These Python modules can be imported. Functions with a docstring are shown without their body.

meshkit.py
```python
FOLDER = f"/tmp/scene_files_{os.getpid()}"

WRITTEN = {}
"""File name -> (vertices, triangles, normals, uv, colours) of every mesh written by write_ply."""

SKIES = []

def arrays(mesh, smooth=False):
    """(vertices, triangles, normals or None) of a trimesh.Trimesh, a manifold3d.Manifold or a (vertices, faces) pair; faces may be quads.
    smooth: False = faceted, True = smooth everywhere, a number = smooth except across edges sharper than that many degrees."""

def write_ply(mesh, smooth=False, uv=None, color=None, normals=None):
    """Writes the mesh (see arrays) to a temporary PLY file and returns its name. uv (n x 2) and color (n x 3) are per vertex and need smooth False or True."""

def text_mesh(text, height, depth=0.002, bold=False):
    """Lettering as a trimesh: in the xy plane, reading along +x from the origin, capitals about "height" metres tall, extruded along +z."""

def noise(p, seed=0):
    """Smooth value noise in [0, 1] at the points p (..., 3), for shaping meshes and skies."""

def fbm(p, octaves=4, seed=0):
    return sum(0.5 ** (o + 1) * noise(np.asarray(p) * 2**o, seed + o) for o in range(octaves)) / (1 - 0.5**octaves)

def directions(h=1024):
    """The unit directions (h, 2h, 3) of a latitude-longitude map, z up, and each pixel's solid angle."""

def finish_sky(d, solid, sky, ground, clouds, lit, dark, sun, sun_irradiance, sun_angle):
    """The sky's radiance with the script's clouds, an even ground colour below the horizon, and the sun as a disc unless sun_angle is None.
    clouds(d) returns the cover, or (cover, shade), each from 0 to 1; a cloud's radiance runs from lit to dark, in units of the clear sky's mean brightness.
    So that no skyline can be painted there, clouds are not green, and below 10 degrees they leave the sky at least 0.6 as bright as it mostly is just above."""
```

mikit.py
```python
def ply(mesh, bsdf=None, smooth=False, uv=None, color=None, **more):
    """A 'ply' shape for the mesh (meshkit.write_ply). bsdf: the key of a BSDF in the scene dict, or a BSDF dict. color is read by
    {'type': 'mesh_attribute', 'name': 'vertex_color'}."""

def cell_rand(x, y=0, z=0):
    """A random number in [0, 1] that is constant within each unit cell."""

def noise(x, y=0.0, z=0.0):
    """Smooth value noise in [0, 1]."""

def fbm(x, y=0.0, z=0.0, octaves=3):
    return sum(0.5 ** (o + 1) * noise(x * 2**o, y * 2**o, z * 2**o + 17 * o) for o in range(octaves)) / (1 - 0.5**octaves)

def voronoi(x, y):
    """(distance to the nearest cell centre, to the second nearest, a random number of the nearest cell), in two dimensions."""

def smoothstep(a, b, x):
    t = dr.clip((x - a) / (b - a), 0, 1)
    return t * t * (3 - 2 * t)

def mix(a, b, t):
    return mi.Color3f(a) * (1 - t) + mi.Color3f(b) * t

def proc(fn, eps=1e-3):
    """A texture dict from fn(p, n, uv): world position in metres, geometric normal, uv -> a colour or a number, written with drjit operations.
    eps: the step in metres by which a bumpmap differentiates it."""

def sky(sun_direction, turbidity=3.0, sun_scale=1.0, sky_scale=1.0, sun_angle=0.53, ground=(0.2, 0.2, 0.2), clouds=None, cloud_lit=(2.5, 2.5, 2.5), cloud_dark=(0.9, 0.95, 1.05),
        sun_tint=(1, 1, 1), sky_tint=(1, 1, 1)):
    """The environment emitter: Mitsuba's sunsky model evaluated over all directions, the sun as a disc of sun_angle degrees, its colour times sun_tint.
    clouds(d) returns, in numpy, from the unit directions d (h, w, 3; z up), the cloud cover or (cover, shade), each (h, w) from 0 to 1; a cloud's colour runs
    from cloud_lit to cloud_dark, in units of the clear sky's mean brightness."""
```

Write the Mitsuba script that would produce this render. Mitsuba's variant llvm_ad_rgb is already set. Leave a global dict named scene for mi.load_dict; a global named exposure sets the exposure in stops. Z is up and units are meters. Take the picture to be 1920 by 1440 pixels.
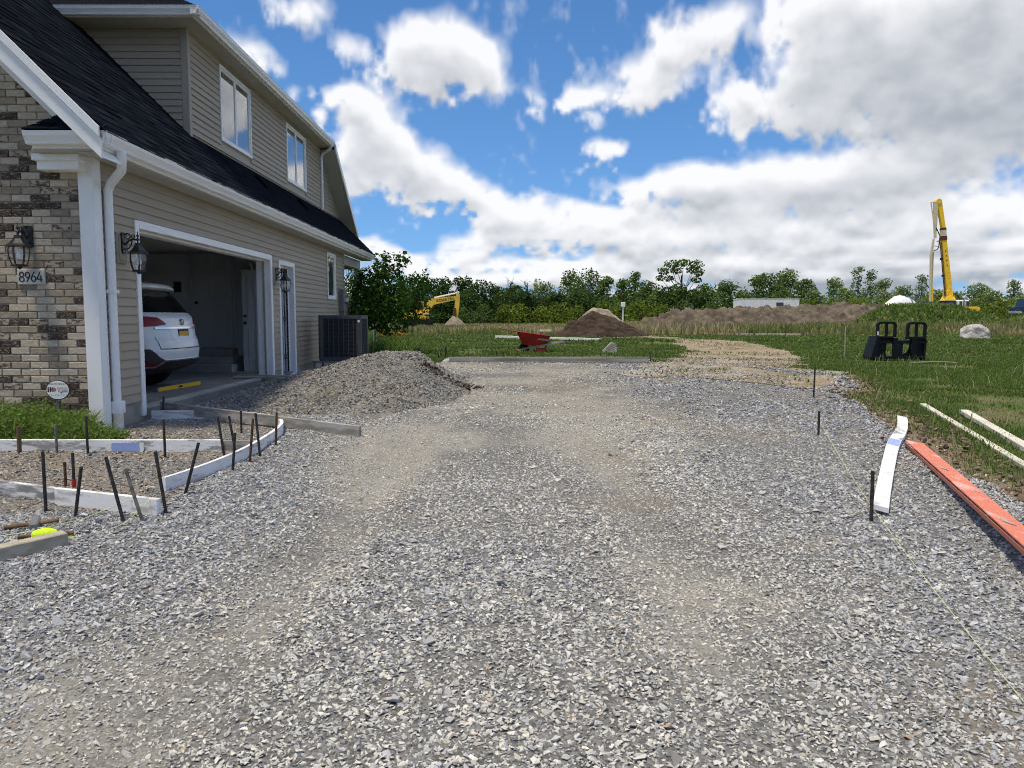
import math, random
import numpy as np, trimesh, drjit as dr, mitsuba as mi, mikit, meshkit, manifold3d as m3
from shapely.geometry import Polygon, Point, LineString
import shapely
from scipy.spatial import Delaunay, ConvexHull
T = mi.ScalarTransform4f
R = np.random.default_rng(7)

# ------------------------------------------------------------------ camera, sky, exposure
scene, labels = {}, {}
EYE, PITCH, YAW = np.array([0, 0, 1.084]), 0.0873, -0.0024
FW = np.array([-math.sin(YAW) * math.cos(PITCH), math.cos(YAW) * math.cos(PITCH), -math.sin(PITCH)])
scene['camera'] = {'type': 'perspective', 'fov': 68.24, 'fov_axis': 'x', 'near_clip': 0.05, 'far_clip': 6000.0,
                   'to_world': T().look_at(origin=EYE.tolist(), target=(EYE + FW).tolist(), up=[0, 0, 1])}
exposure = 2.12

# cumulus masses: azimuth and elevation in degrees (0 = the +y direction, right positive), radii, weight
CLOUDS = [(-6.3, 18.2, 2.9, 1.9, .9), (-3.2, 17.4, 2.4, 1.9, .9), (-10.6, 13.2, 2.0, 2.2, .95), (-8.6, 11.4, 3.0, 1.8, .9), (-5.6, 9.4, 2.6, 1.3, .8), (-2.6, 8.3, 2.4, 1.1, .7), (.2, 7.2, 2.4, 1.3, .7), (-12.6, 10.4, 1.8, 1.6, .6),
          (7.3, 12.2, 1.5, .75, .6), (10.5, 16.4, 3.0, 1.5, .62), (14.2, 19.0, 2.4, 1.8, .6), (12.3, 18.0, 1.0, .8, .5), (5.3, 15.8, 1.2, .8, .36), (2.2, 15.2, .7, .9, .30), (6.0, 14.0, .8, .6, .30),
          (21.5, 14.6, 4.6, 2.2, 1.0), (25.8, 17.0, 5.5, 3.0, 1.1), (30.5, 13.2, 5.5, 3.2, 1.1), (34, 17.5, 5, 5, 1.2), (22, 19.6, 3.0, 1.6, .7), (41, 15, 7, 7, 1.0),
          (12.6, 9.0, 4.6, 1.3, .9), (18.5, 8.6, 4.5, 1.5, .9), (25.5, 8.4, 5.0, 1.5, .8), (5.8, 7.4, 3.6, .8, .7), (3.2, 5.8, 4.2, 1.0, .7), (11.0, 5.6, 5.0, 1.1, .75), (19.5, 5.4, 6, 1.2, .7), (29.5, 5.8, 6, 1.5, .75),
          (-15.2, 20.8, 1.9, 1.3, .40), (-18.2, 17.6, 2.2, .9, .40), (-12.0, 15.8, 2.4, .8, .42), (-11.6, 18.6, 1.2, 1.1, .40), (-6.0, 4.4, 4.0, .8, .5), (-10.2, 5.4, 2.4, .9, .55), (-3.0, 5.3, 2.6, .7, .4), (-22, 8, 4, 2, .3), (2, 3.4, 7, .9, .42), (20, 3.3, 12, 1.1, .6), (33, 3.2, 8, 1.2, .6), (16, 7.0, 5, .8, .5), (28, 10, 5, 1.4, .6)]

def cloud_field(d, lift, det=1.0):
    x, y, z = d[..., 0], d[..., 1], d[..., 2]
    az = np.degrees(np.arctan2(x, y)); el = np.degrees(np.arcsin(np.clip(z, -1, 1))) + lift
    hor = np.maximum(np.hypot(x, y), 1e-3); zz = np.sin(np.radians(el)); s = np.cos(np.radians(el)) / hor
    q = np.stack([x * s / (zz + .17), y * s / (zz + .17), zz * 1.5], -1)
    n = meshkit.fbm(q * 1.5 + [3.1, 8.2, 0], 4, 3) - .5
    k = 1.15 + .05 * np.maximum(el, 0)
    sph = np.stack([az / 2.6, el / k, az * 0], -1)
    w1 = meshkit.fbm(sph * .7 + 3, 3, 31) - .5; w2 = meshkit.fbm(sph * .7 + 70, 3, 32) - .5
    b = 1 - np.abs(2 * meshkit.fbm(sph * .8 + 40, 5, 11) - 1)            # billows
    fine = (meshkit.fbm(sph * 3.0 + 9, 5, 5) - .5) * det
    azw, elw = az + 2.6 * w1 + 2.2 * fine, el + 1.9 * w2 + 1.5 * fine
    m = 0
    for ca, ce, ra, re, w in CLOUDS:
        de = elw - ce; m = m + w * np.exp(-(((azw - ca) / ra) ** 2 + (de / np.where(de > 0, re, re * .8)) ** 2) ** 1.3 * .8)
    front = np.exp(-(az / 44.0) ** 8) * np.exp(-np.maximum(el - 23, 0) ** 2 / 60)
    a = (.62 - .47 * front) * n - .10 * front + .20 * np.exp(-((el - 2.4) / 2.2) ** 2) + .50 * (1 - np.exp(-m / .5))
    low = meshkit.fbm(np.stack([az / 4.5 + 5, el / .95, az * 0], -1), 4, 44) - .5
    return a + (.12 + .18 * det) * (b - .62) * (.45 + .75 * np.exp(-((m - .4) / .5) ** 2)) + (.10 + .34 * np.exp(-((m - .35) / .38) ** 2)) * fine + .02 + .55 * low * np.exp(-((el - 3.2) / 2.6) ** 2)

def clouds(d):
    f0, g0, up, up2 = cloud_field(d, 0), cloud_field(d, 0, .45), cloud_field(d, .6, .3), cloud_field(d, 1.6, .1)
    cover = np.clip((f0 - .02) / .24, 0, 1) ** 1.15
    body = np.clip((.4 * up + .6 * up2 - .08) / .50, 0, 1) ** 1.15
    az = np.degrees(np.arctan2(d[..., 0], d[..., 1])); el = np.degrees(np.arcsin(d[..., 2]))
    t2 = meshkit.fbm(np.stack([az / 2.4, el / 1.4, az * 0 + 4], -1), 5, 2)
    shade = np.clip(body * 1.0 + (t2 - .5) * .58 - np.clip((g0 - up) * 1.6, -.3, .3) + .14 * np.exp(-((az - 30) / 11) ** 2 - ((el - 12) / 6) ** 2) - .10, 0, 1)
    return cover * .96, shade

scene['sky'] = mikit.sky([-0.22, -0.20, 0.955], turbidity=2.6, sun_scale=0.60, sky_scale=1.0, sun_angle=8, ground=(.14, .16, .10), clouds=clouds, sky_tint=(.47, .69, .93), sun_tint=(.965, 1.0, .965),
                         cloud_lit=(3.3, 3.3, 3.35), cloud_dark=(1.22, 1.34, 1.50))

# ------------------------------------------------------------------ helpers
def numbered(key):
    if key not in scene and key not in labels: return key
    k = 1
    while f'{key}_{k:03d}' in scene or f'{key}_{k:03d}' in labels: k += 1
    return f'{key}_{k:03d}'
def tag(key, label=None, cat=None, group=None, kind=None):
    d = labels.setdefault(key, {})
    for k, v in (('label', label), ('category', cat), ('group', group), ('kind', kind)):
        if v: d[k] = v
    return key
def thing(name, label, cat, group=None):
    return tag(numbered(name), label, cat, group)
NOSM = dict(smooth=False)
def put(key, mesh, mat, smooth=False, color=None, uv=None, **more):
    scene[key] = mikit.ply(mesh, mat, smooth=smooth, color=color, uv=uv, **more)
    return key
def part(parent, name, mesh, mat, smooth=False, label=None, kind=None, **kw):
    if isinstance(mesh, list): mesh = cat(mesh)
    key = numbered(f'{parent}__{name}')
    put(key, mesh, mat, smooth, **kw)
    if label or kind: tag(key, label, None, None, kind)
    return key
def single(name, label, category, mesh, mat, smooth=False, group=None, kind=None, **kw):
    if isinstance(mesh, list): mesh = cat(mesh)
    key = numbered(name); put(key, mesh, mat, smooth, **kw)
    return tag(key, label, category, group, kind)
def cat(ms):
    ms = [m for m in ms if m is not None]
    v, f, o = [], [], 0
    for m in ms:
        v.append(np.asarray(m.vertices)); f.append(np.asarray(m.faces) + o); o += len(m.vertices)
    return trimesh.Trimesh(np.vstack(v), np.vstack(f), process=False)
BF = np.array([[0,1,3],[0,3,2],[4,6,7],[4,7,5],[0,4,5],[0,5,1],[2,3,7],[2,7,6],[0,2,6],[0,6,4],[1,5,7],[1,7,3]])
def box(x0, x1, y0, y1, z0, z1):
    v = np.array([[x, y, z] for x in (x0, x1) for y in (y0, y1) for z in (z0, z1)], float)
    return trimesh.Trimesh(v, BF, process=False)
def hull(pts):
    pts = np.asarray(pts, float); h = ConvexHull(pts); f = h.simplices.copy()
    c = pts[h.vertices].mean(0); n = np.cross(pts[f[:, 1]] - pts[f[:, 0]], pts[f[:, 2]] - pts[f[:, 0]])
    flip = ((pts[f].mean(1) - c) * n).sum(1) < 0; f[flip] = f[flip][:, ::-1]
    return trimesh.Trimesh(pts, f, process=False)
def bevel(x0, x1, y0, y1, z0, z1, b=.006):
    p = []
    for i, x in enumerate((x0, x1)):
        for j, y in enumerate((y0, y1)):
            for k, z in enumerate((z0, z1)):
                sx, sy, sz = (b, -b)[i], (b, -b)[j], (b, -b)[k]
                p += [(x, y + sy, z + sz), (x + sx, y, z + sz), (x + sx, y + sy, z)]
    return hull(p)
def frame_of(d, up=(0, 0, 1)):
    d = np.asarray(d, float) / np.linalg.norm(d); up = np.asarray(up, float)
    if abs(d @ up) > .97: up = np.array([0, 1, 0.])
    s = np.cross(d, up); s /= np.linalg.norm(s); return d, s, np.cross(s, d)
def beam(p, q, w, h, up=(0, 0, 1), b=.004):
    p, q = np.asarray(p, float), np.asarray(q, float); d, s, u = frame_of(q - p, up); L = np.linalg.norm(q - p)
    m = bevel(0, L, -w / 2, w / 2, -h / 2, h / 2, min(b, w / 4, h / 4)); m.vertices = p + np.asarray(m.vertices) @ np.array([d, s, u]); 
    return fixwind(m)
def fixwind(m):
    if m.volume < 0: m = trimesh.Trimesh(m.vertices, np.asarray(m.faces)[:, ::-1], process=False)
    return m
def tube(path, r, n=8, cap=True):
    path = np.asarray(path, float); r = np.broadcast_to(np.asarray(r, float), len(path)); k = len(path)
    t = np.gradient(path, axis=0); ring = np.arange(n) * 2 * np.pi / n; rows = []
    _, s, u = frame_of(t[0])
    for i in range(k):
        d = t[i] / np.linalg.norm(t[i]); s = s - d * (s @ d); s /= np.linalg.norm(s); u = np.cross(d, s)
        rows.append(path[i] + r[i] * (np.cos(ring)[:, None] * s + np.sin(ring)[:, None] * u))
    v = np.vstack(rows); f = []
    for i in range(k - 1):
        for j in range(n):
            a, b, c, e = i * n + j, i * n + (j + 1) % n, (i + 1) * n + (j + 1) % n, (i + 1) * n + j
            f += [(a, b, c), (a, c, e)]
    if cap:
        v = np.vstack([v, path[0], path[-1]])
        for j in range(n):
            f += [(k * n, (j + 1) % n, j), (k * n + 1, (k - 1) * n + j, (k - 1) * n + (j + 1) % n)]
    return trimesh.Trimesh(v, np.array(f), process=False)
def lathe(profile, n=20, axis='z', at=(0, 0, 0)):
    p = np.asarray(profile, float); a = np.arange(n) * 2 * np.pi / n
    v = np.stack([p[:, 0][:, None] * np.cos(a), p[:, 0][:, None] * np.sin(a), np.repeat(p[:, 1][:, None], n, 1)], -1).reshape(-1, 3)
    f = []
    for i in range(len(p) - 1):
        for j in range(n):
            a_, b_, c_, d_ = i * n + j, i * n + (j + 1) % n, (i + 1) * n + (j + 1) % n, (i + 1) * n + j
            f += [(a_, b_, c_), (a_, c_, d_)]
    if axis == 'y': v = v[:, [0, 2, 1]]; f = [x[::-1] for x in f]
    if axis == 'x': v = v[:, [2, 0, 1]]
    return trimesh.Trimesh(v + np.asarray(at, float), np.array(f), process=False)
def prism(poly, plane, a, b):
    """poly: 2D points; plane 'xz' -> extruded along y from a to b, 'yz' along x, 'xy' along z."""
    g = Polygon(poly); g = g if g.is_valid else g.buffer(0)
    m = trimesh.creation.extrude_polygon(g, b - a, engine='earcut'); v = np.array(m.vertices)
    v = {'xy': np.c_[v[:, 0], v[:, 1], v[:, 2] + a], 'xz': np.c_[v[:, 0], v[:, 2] + a, v[:, 1]], 'yz': np.c_[v[:, 2] + a, v[:, 0], v[:, 1]]}[plane]
    return fixwind(trimesh.Trimesh(v, m.faces, process=False))
def xf(m, M):
    M = np.asarray(M, float); v = np.asarray(m.vertices) @ M[:3, :3].T + M[:3, 3]; f = np.asarray(m.faces)
    return trimesh.Trimesh(v, f if np.linalg.det(M[:3, :3]) > 0 else f[:, ::-1], process=False)
def mv(m, x, y, z, rz=0.0, s=1.0):
    c, n = math.cos(rz) * s, math.sin(rz) * s
    return xf(m, [[c, -n, 0, x], [n, c, 0, y], [0, 0, s, z], [0, 0, 0, 1]])
def to_m3(m):
    m = trimesh.Trimesh(m.vertices, m.faces, process=True); m.merge_vertices()
    return m3.Manifold(m3.Mesh(np.asarray(m.vertices, np.float32), np.asarray(m.faces, np.uint32)))
def from_m3(m):
    q = m.to_mesh(); return trimesh.Trimesh(q.vert_properties[:, :3].astype(float), q.tri_verts, process=False)
def text(s, height, bold=True, depth=.003):
    return meshkit.text_mesh(s, height, depth, bold)
def centre_text(s, height, bold=True, depth=.003):
    m = text(s, height, bold, depth); v = np.array(m.vertices); v[:, 0] -= (v[:, 0].min() + v[:, 0].max()) / 2; v[:, 1] -= height / 2
    return trimesh.Trimesh(v, m.faces, process=False)
def facing(m, origin, right, up):
    """a mesh drawn in its xy plane set on a plane given by its right and up directions (z comes out of it)"""
    r, u = np.asarray(right, float), np.asarray(up, float); n = np.cross(r, u)
    return xf(m, np.vstack([np.c_[r, u, n, np.asarray(origin, float)], [0, 0, 0, 1]]))

# ------------------------------------------------------------------ materials
def pr(key, color, rough=.6, spec=.35, **kw):
    scene[key] = {'type': 'twosided', 'b': {'type': 'principled', 'base_color': color if isinstance(color, dict) else {'type': 'rgb', 'value': list(color)}, 'roughness': rough, 'specular': spec, **kw}}
    return key
def bump(key, color, fn, scale, rough=.8, spec=.25, eps=2e-3, **kw):
    scene[key] = {'type': 'twosided', 'b': {'type': 'bumpmap', 'arbitrary': mikit.proc(fn, eps), 'scale': scale,
                  'b': {'type': 'principled', 'base_color': color if isinstance(color, dict) else {'type': 'rgb', 'value': list(color)}, 'roughness': rough, 'specular': spec, **kw}}}
    return key
N, FB, MX, SS = mikit.noise, mikit.fbm, mikit.mix, mikit.smoothstep
def mottled(a, b, s, lo=.35, hi=.65, oct=3):
    return mikit.proc(lambda p, n, uv: MX(a, b, SS(lo, hi, FB(p.x * s, p.y * s, p.z * s, oct))))
VC = {'type': 'mesh_attribute', 'name': 'vertex_color'}

def siding_col(p, n, uv):
    k = mikit.cell_rand(dr.floor((p.z - .1) / .1016), 3, dr.floor(p.y / 3.7))
    c = MX((.30, .254, .192), (.335, .286, .22), k)
    return c * (.93 + .1 * FB(p.x * 3, p.y * 1.3, p.z * 9, 3))
pr('m_siding', mikit.proc(siding_col), .5, .35)
pr('m_tan_trim', (.30, .27, .215), .5)
pr('m_soffit', (.40, .395, .37), .55)
pr('m_white', mikit.proc(lambda p, n, uv: MX((.70, .71, .72), (.80, .80, .80), FB(p.x * 4, p.y * 4, p.z * 2, 3))), .38, .4)
pr('m_pvc', mottled((.66, .62, .52), (.74, .73, .70), 9), .5)
pr('m_drywall', mottled((.58, .59, .60), (.64, .65, .66), 2), .85)
pr('m_door', (.55, .56, .56), .45)
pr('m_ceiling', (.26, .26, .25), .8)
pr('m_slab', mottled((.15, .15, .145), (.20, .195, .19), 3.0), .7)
pr('m_dark', (.02, .021, .024), .5)
pr('m_black_metal', (.012, .013, .016), .38, .5)
pr('m_black_paint', (.0045, .005, .006), .5, .22)
pr('m_chrome', (.75, .76, .78), .18, metallic=1.0)
pr('m_steel', (.45, .45, .45), .38, metallic=.9)
pr('m_concrete', mottled((.26, .255, .24), (.34, .33, .31), 3.0), .85)
pr('m_foundation', mottled((.24, .22, .19), (.31, .29, .25), 6.0), .9)
pr('m_roof', mottled((.005, .0065, .010), (.009, .011, .015), 30), .95, .04)
for i, c in enumerate([(.0034, .005, .0085), (.006, .0085, .0135), (.0105, .0135, .020)]):
    bump(f'm_shingle_{i}', mikit.proc(lambda p, n, uv, c=c: mi.Color3f(*c) * (.7 + .6 * N(p.x * 260, p.y * 260, p.z * 260))), lambda p, n, uv: N(p.x * 300, p.y * 300, p.z * 300), .0025, .97, .04)
def brick_fn(a, b, c, w=.6):
    def fn(p, n, uv):
        k = SS(.42, .66, FB(p.x * 26, p.y * 11, p.z * 38, 4)); s = SS(.60, .72, FB(p.x * 60 + 9, p.y * 30, p.z * 70, 2))
        return MX(MX(a, b, k), c, w * s)
    return fn
BR = [((.42, .365, .29), (.48, .42, .34), (.29, .24, .185)), ((.29, .242, .188), (.335, .285, .225), (.17, .135, .10)),
      ((.055, .040, .033), (.095, .070, .056), (.32, .275, .22)), ((.36, .305, .24), (.10, .074, .060), (.45, .385, .31)), ((.22, .182, .142), (.265, .222, .177), (.12, .095, .072))]
for i, q in enumerate(BR):
    bump(f'm_brick_{i}', mikit.proc(brick_fn(*q, w=.25 if i in (0, 1, 4) else .6)), lambda p, n, uv: FB(p.x * 120, p.y * 120, p.z * 160, 2), .006, .92, .2)
bump('m_mortar', mottled((.29, .25, .205), (.36, .32, .265), 20), lambda p, n, uv: N(p.x * 260, p.y * 260, p.z * 260), .003, .95, .15)
scene['m_glass'] = {'type': 'thindielectric', 'int_ior': 1.5}
scene['m_coated_glass'] = {'type': 'thindielectric', 'int_ior': 2.1}
pr('m_tinted', (.006, .007, .008), .06, .6)
pr('m_carpaint', (.62, .64, .65), .16, .5, clearcoat=1.0, clearcoat_gloss=.95)
pr('m_redlens', (.20, .004, .006), .22, .3)
pr('m_plate', (.62, .30, .015), .4)
pr('m_navy', (.012, .02, .07), .4)
pr('m_rubber', (.012, .012, .012), .8, .2)
pr('m_acgrey', mottled((.052, .056, .064), (.062, .066, .074), 12), .5)
pr('m_acfin', (.018, .02, .026), .6)
pr('m_boxgrey', (.145, .15, .155), .55)
def wood_col(a, b, ax):
    def fn(p, n, uv):
        q = [p.x * 14, p.y * 14, p.z * 20]; q[ax] = q[ax] * .07
        g = FB(q[0], q[1], q[2], 4)
        return MX(a, b, SS(.3, .7, g)) * (.85 + .3 * N(p.x * 2.1, p.y * 2.1, p.z * 2))
    return mikit.proc(fn)
pr('m_wood_x', wood_col((.30, .27, .21), (.42, .39, .32), 0), .85, .15)
pr('m_wood_y', wood_col((.40, .385, .33), (.50, .485, .43), 1), .85, .15)
pr('m_wood_grey', wood_col((.19, .18, .165), (.33, .325, .31), 0), .85, .15)
pr('m_wood_brown', wood_col((.12, .075, .045), (.22, .15, .095), 2), .85, .15)
pr('m_wood_handle', wood_col((.16, .05, .03), (.25, .10, .06), 0), .6, .2)
def dirty_white(lo, hi, dirt=(.19, .18, .165), clean=(.70, .71, .73)):
    def fn(p, n, uv):
        g = FB(p.x * 5.5, p.y * 5.5, p.z * 22, 4) + .18 * FB(p.x * 42, p.y * 42, p.z * 60, 2) - .09
        return MX(dirt, clean, SS(lo, hi, g))
    return mikit.proc(fn)
pr('m_form_clean', dirty_white(.26, .50, (.42, .41, .40)), .45, .4)
pr('m_form_dirty', dirty_white(.33, .55, (.27, .265, .25)), .6, .3)
pr('m_form_muddy', dirty_white(.40, .64, (.20, .20, .20), (.62, .625, .64)), .65, .3)
pr('m_form_blue', (.27, .34, .62), .5)
pr('m_orange', mikit.proc(lambda p, n, uv: MX((.54, .165, .105), (.60, .33, .27), SS(.52, .70, FB(p.x * 7, p.y * 7, p.z * 3, 4)))), .55)
pr('m_orange_side', (.34, .12, .08), .6)
pr('m_rust', mottled((.05, .028, .018), (.115, .06, .034), 60), .85)
pr('m_stake', mottled((.014, .014, .015), (.035, .032, .030), 45), .6, .4)
pr('m_stake_muddy', mottled((.09, .085, .078), (.17, .16, .145), 40), .85)
pr('m_red_tape', (.42, .025, .02), .5)
pr('m_line', (.60, .64, .28), .7)
pr('m_spool', mikit.proc(lambda p, n, uv: MX((.50, .74, .012), (.62, .86, .02), N(p.x * 130, p.y * 130, p.z * 130))), .7)
pr('m_level', (.66, .42, .03), .4)
pr('m_red_paint', mikit.proc(lambda p, n, uv: MX((.36, .016, .020), (.25, .014, .018), SS(.5, .75, FB(p.x * 6, p.y * 6, p.z * 6, 3)))), .35, .5)
pr('m_yellow', mikit.proc(lambda p, n, uv: MX((.74, .48, .06), (.56, .35, .05), SS(.52, .72, FB(p.x * .8, p.y * .8, p.z * 1.2, 4)))), .45)
pr('m_pump_yellow', mikit.proc(lambda p, n, uv: MX((.92, .60, .025), (.86, .52, .03), FB(p.x * .5, p.y * .5, p.z * .5, 3))), .4)
pr('m_pump_cream', (.62, .54, .36), .5)
pr('m_blue_paint', (.012, .03, .11), .4)
pr('m_truck_blue', (.015, .035, .075), .3)
pr('m_white_paint', (.74, .75, .76), .4)
pr('m_sticker', (.66, .67, .66), .5)
pr('m_ink', (.02, .02, .028), .6)
pr('m_logo_red', (.30, .13, .12), .6)
pr('m_plaque', mottled((.40, .395, .385), (.50, .49, .48), 30), .6)
pr('m_planter', (.075, .115, .10), .6)
pr('m_pot', (.015, .015, .016), .6)
pr('m_tan_panel', mottled((.30, .205, .13), (.36, .25, .16), 5), .8)
pr('m_bark', mottled((.055, .045, .035), (.11, .095, .075), 25), .95, .1)
pr('m_pink', (.42, .17, .19), .6)
def boulder_col(p, n, uv):
    q = FB(p.x * 3.4, p.y * 3.4, p.z * 4.2, 5)
    return MX((.16, .155, .15), (.40, .395, .385), SS(.36, .60, q))
bump('m_boulder', mikit.proc(boulder_col), lambda p, n, uv: FB(p.x * 7, p.y * 7, p.z * 8, 4), .07, .92, .2)
bump('m_stone_block', mottled((.24, .225, .195), (.34, .32, .285), 7), lambda p, n, uv: FB(p.x * 30, p.y * 30, p.z * 30, 3), .02, .92, .2)
pr('m_leaf_vc', VC, .55, .25)
def leafmat(key, trans=.5):
    scene[key] = {'type': 'principledthin', 'base_color': VC, 'roughness': .5, 'diff_trans': trans, 'spec_trans': 0.0}
leafmat('m_leaf', 1.0); leafmat('m_blade', .9)
scene['m_stone'] = {'type': 'principled', 'base_color': VC, 'roughness': .88, 'specular': .22}

# ------------------------------------------------------------------ ground
def zg(y): return np.interp(y, [-5, 0, 3, 5.3, 7.3, 9, 14, 19, 25, 60, 5000], [-.45, -.42, -.37, -.28, -.17, -.12, -.08, -.05, 0, 0, 0])
EDY, EDX = [-3, 3, 5, 6.8, 9, 10.3, 11.2, 13, 15, 16.5, 18.6], [2.9, 3.2, 3.47, 3.66, 4.3, 4.7, 4.86, 5.9, 6.6, 5.6, 3.6]
def xedge(y): return np.interp(y, EDY, EDX)
def H(x, y):
    x, y = np.asarray(x, float), np.asarray(y, float)
    q = np.stack([x, y, x * 0], -1)
    near = np.clip((24 - y) / 10, 0, 1)
    e = xedge(y) - x
    return zg(y) + (meshkit.fbm(q * .55, 3, 4) - .5) * .07 * near + (meshkit.fbm(q * .09, 2, 6) - .5) * .25 * (1 - near) + near * (.055 * np.exp(-((e - .12) / .22) ** 2) + .035 * np.clip(-e / .5, 0, 1)) \
        - .03 * np.exp(-((e - .75) / .4) ** 2) * near
DRIVE = Polygon([(-9, -3), (-9, 7.1), (-5.2, 7.25), (-4.3, 7.6), (-4.6, 8.2), (-4.6, 17.2), (-3.4, 17.5), (-1.56, 18.70), (3.39, 18.56), (3.9, 18.4)] + [(a, b) for b, a in list(zip(EDY, EDX))[::-1][1:]])
TRACKS = [[(2.9, 15.2), (4.65, 19.1), (6.4, 24.2), (7.5, 33.5), (7, 40.6), (3, 46.0)], [(5.6, 16.0), (7.6, 20.5), (8.6, 25), (9.3, 29.6), (9.5, 36.7), (8.9, 42.9), (7, 46)], [(0, 45.3), (6, 46.6), (12, 46.2), (19, 44.6), (27, 44)]]
DIRT = shapely.union_all([LineString(TRACKS[0]).buffer(.62), LineString(TRACKS[1]).buffer(.55), LineString(TRACKS[2]).buffer(.8), Polygon([(3.2, 14.8), (5.0, 12.6), (6.6, 14.4), (7.0, 15.6), (6.0, 17.6), (4.4, 18.6), (3.3, 18.0)])])

def tri_sheet(poly, step, wob, zoff, zfun, finefn=None):
    """a triangulated sheet over a polygon with an uneven outline"""
    b = np.array(poly.exterior.segmentize(step * 1.2).coords)[:-1]
    nz = lambda k: meshkit.fbm(np.c_[b * .9, b[:, 0] * 0 + k], 3, 2) - .5
    b = b + wob * 2 * np.c_[nz(0), nz(7)]
    pg = Polygon(b).buffer(0); pg = max(getattr(pg, 'geoms', [pg]), key=lambda g: g.area)
    x0, y0, x1, y1 = pg.bounds; pts = []
    y = y0
    while y < y1:
        st = step * (1 + max(0, y - 8) * .12); xs = np.arange(x0, x1, st)
        pts.append(np.c_[xs, xs * 0 + y]); y += st
    pts = np.vstack(pts); pts = pts + R.uniform(-.3, .3, pts.shape) * step
    pts = pts[shapely.contains_xy(pg.buffer(-step * .4), pts[:, 0], pts[:, 1])]
    p = np.vstack([b, pts]); t = Delaunay(p).simplices; c = p[t].mean(1)
    t = t[shapely.contains_xy(pg, c[:, 0], c[:, 1])]
    a = p[t]; area = (a[:, 1, 0] - a[:, 0, 0]) * (a[:, 2, 1] - a[:, 0, 1]) - (a[:, 1, 1] - a[:, 0, 1]) * (a[:, 2, 0] - a[:, 0, 0])
    t[area < 0] = t[area < 0][:, ::-1]
    z = zfun(p[:, 0], p[:, 1]) + zoff
    return trimesh.Trimesh(np.c_[p, z], t, process=False), pg

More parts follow.
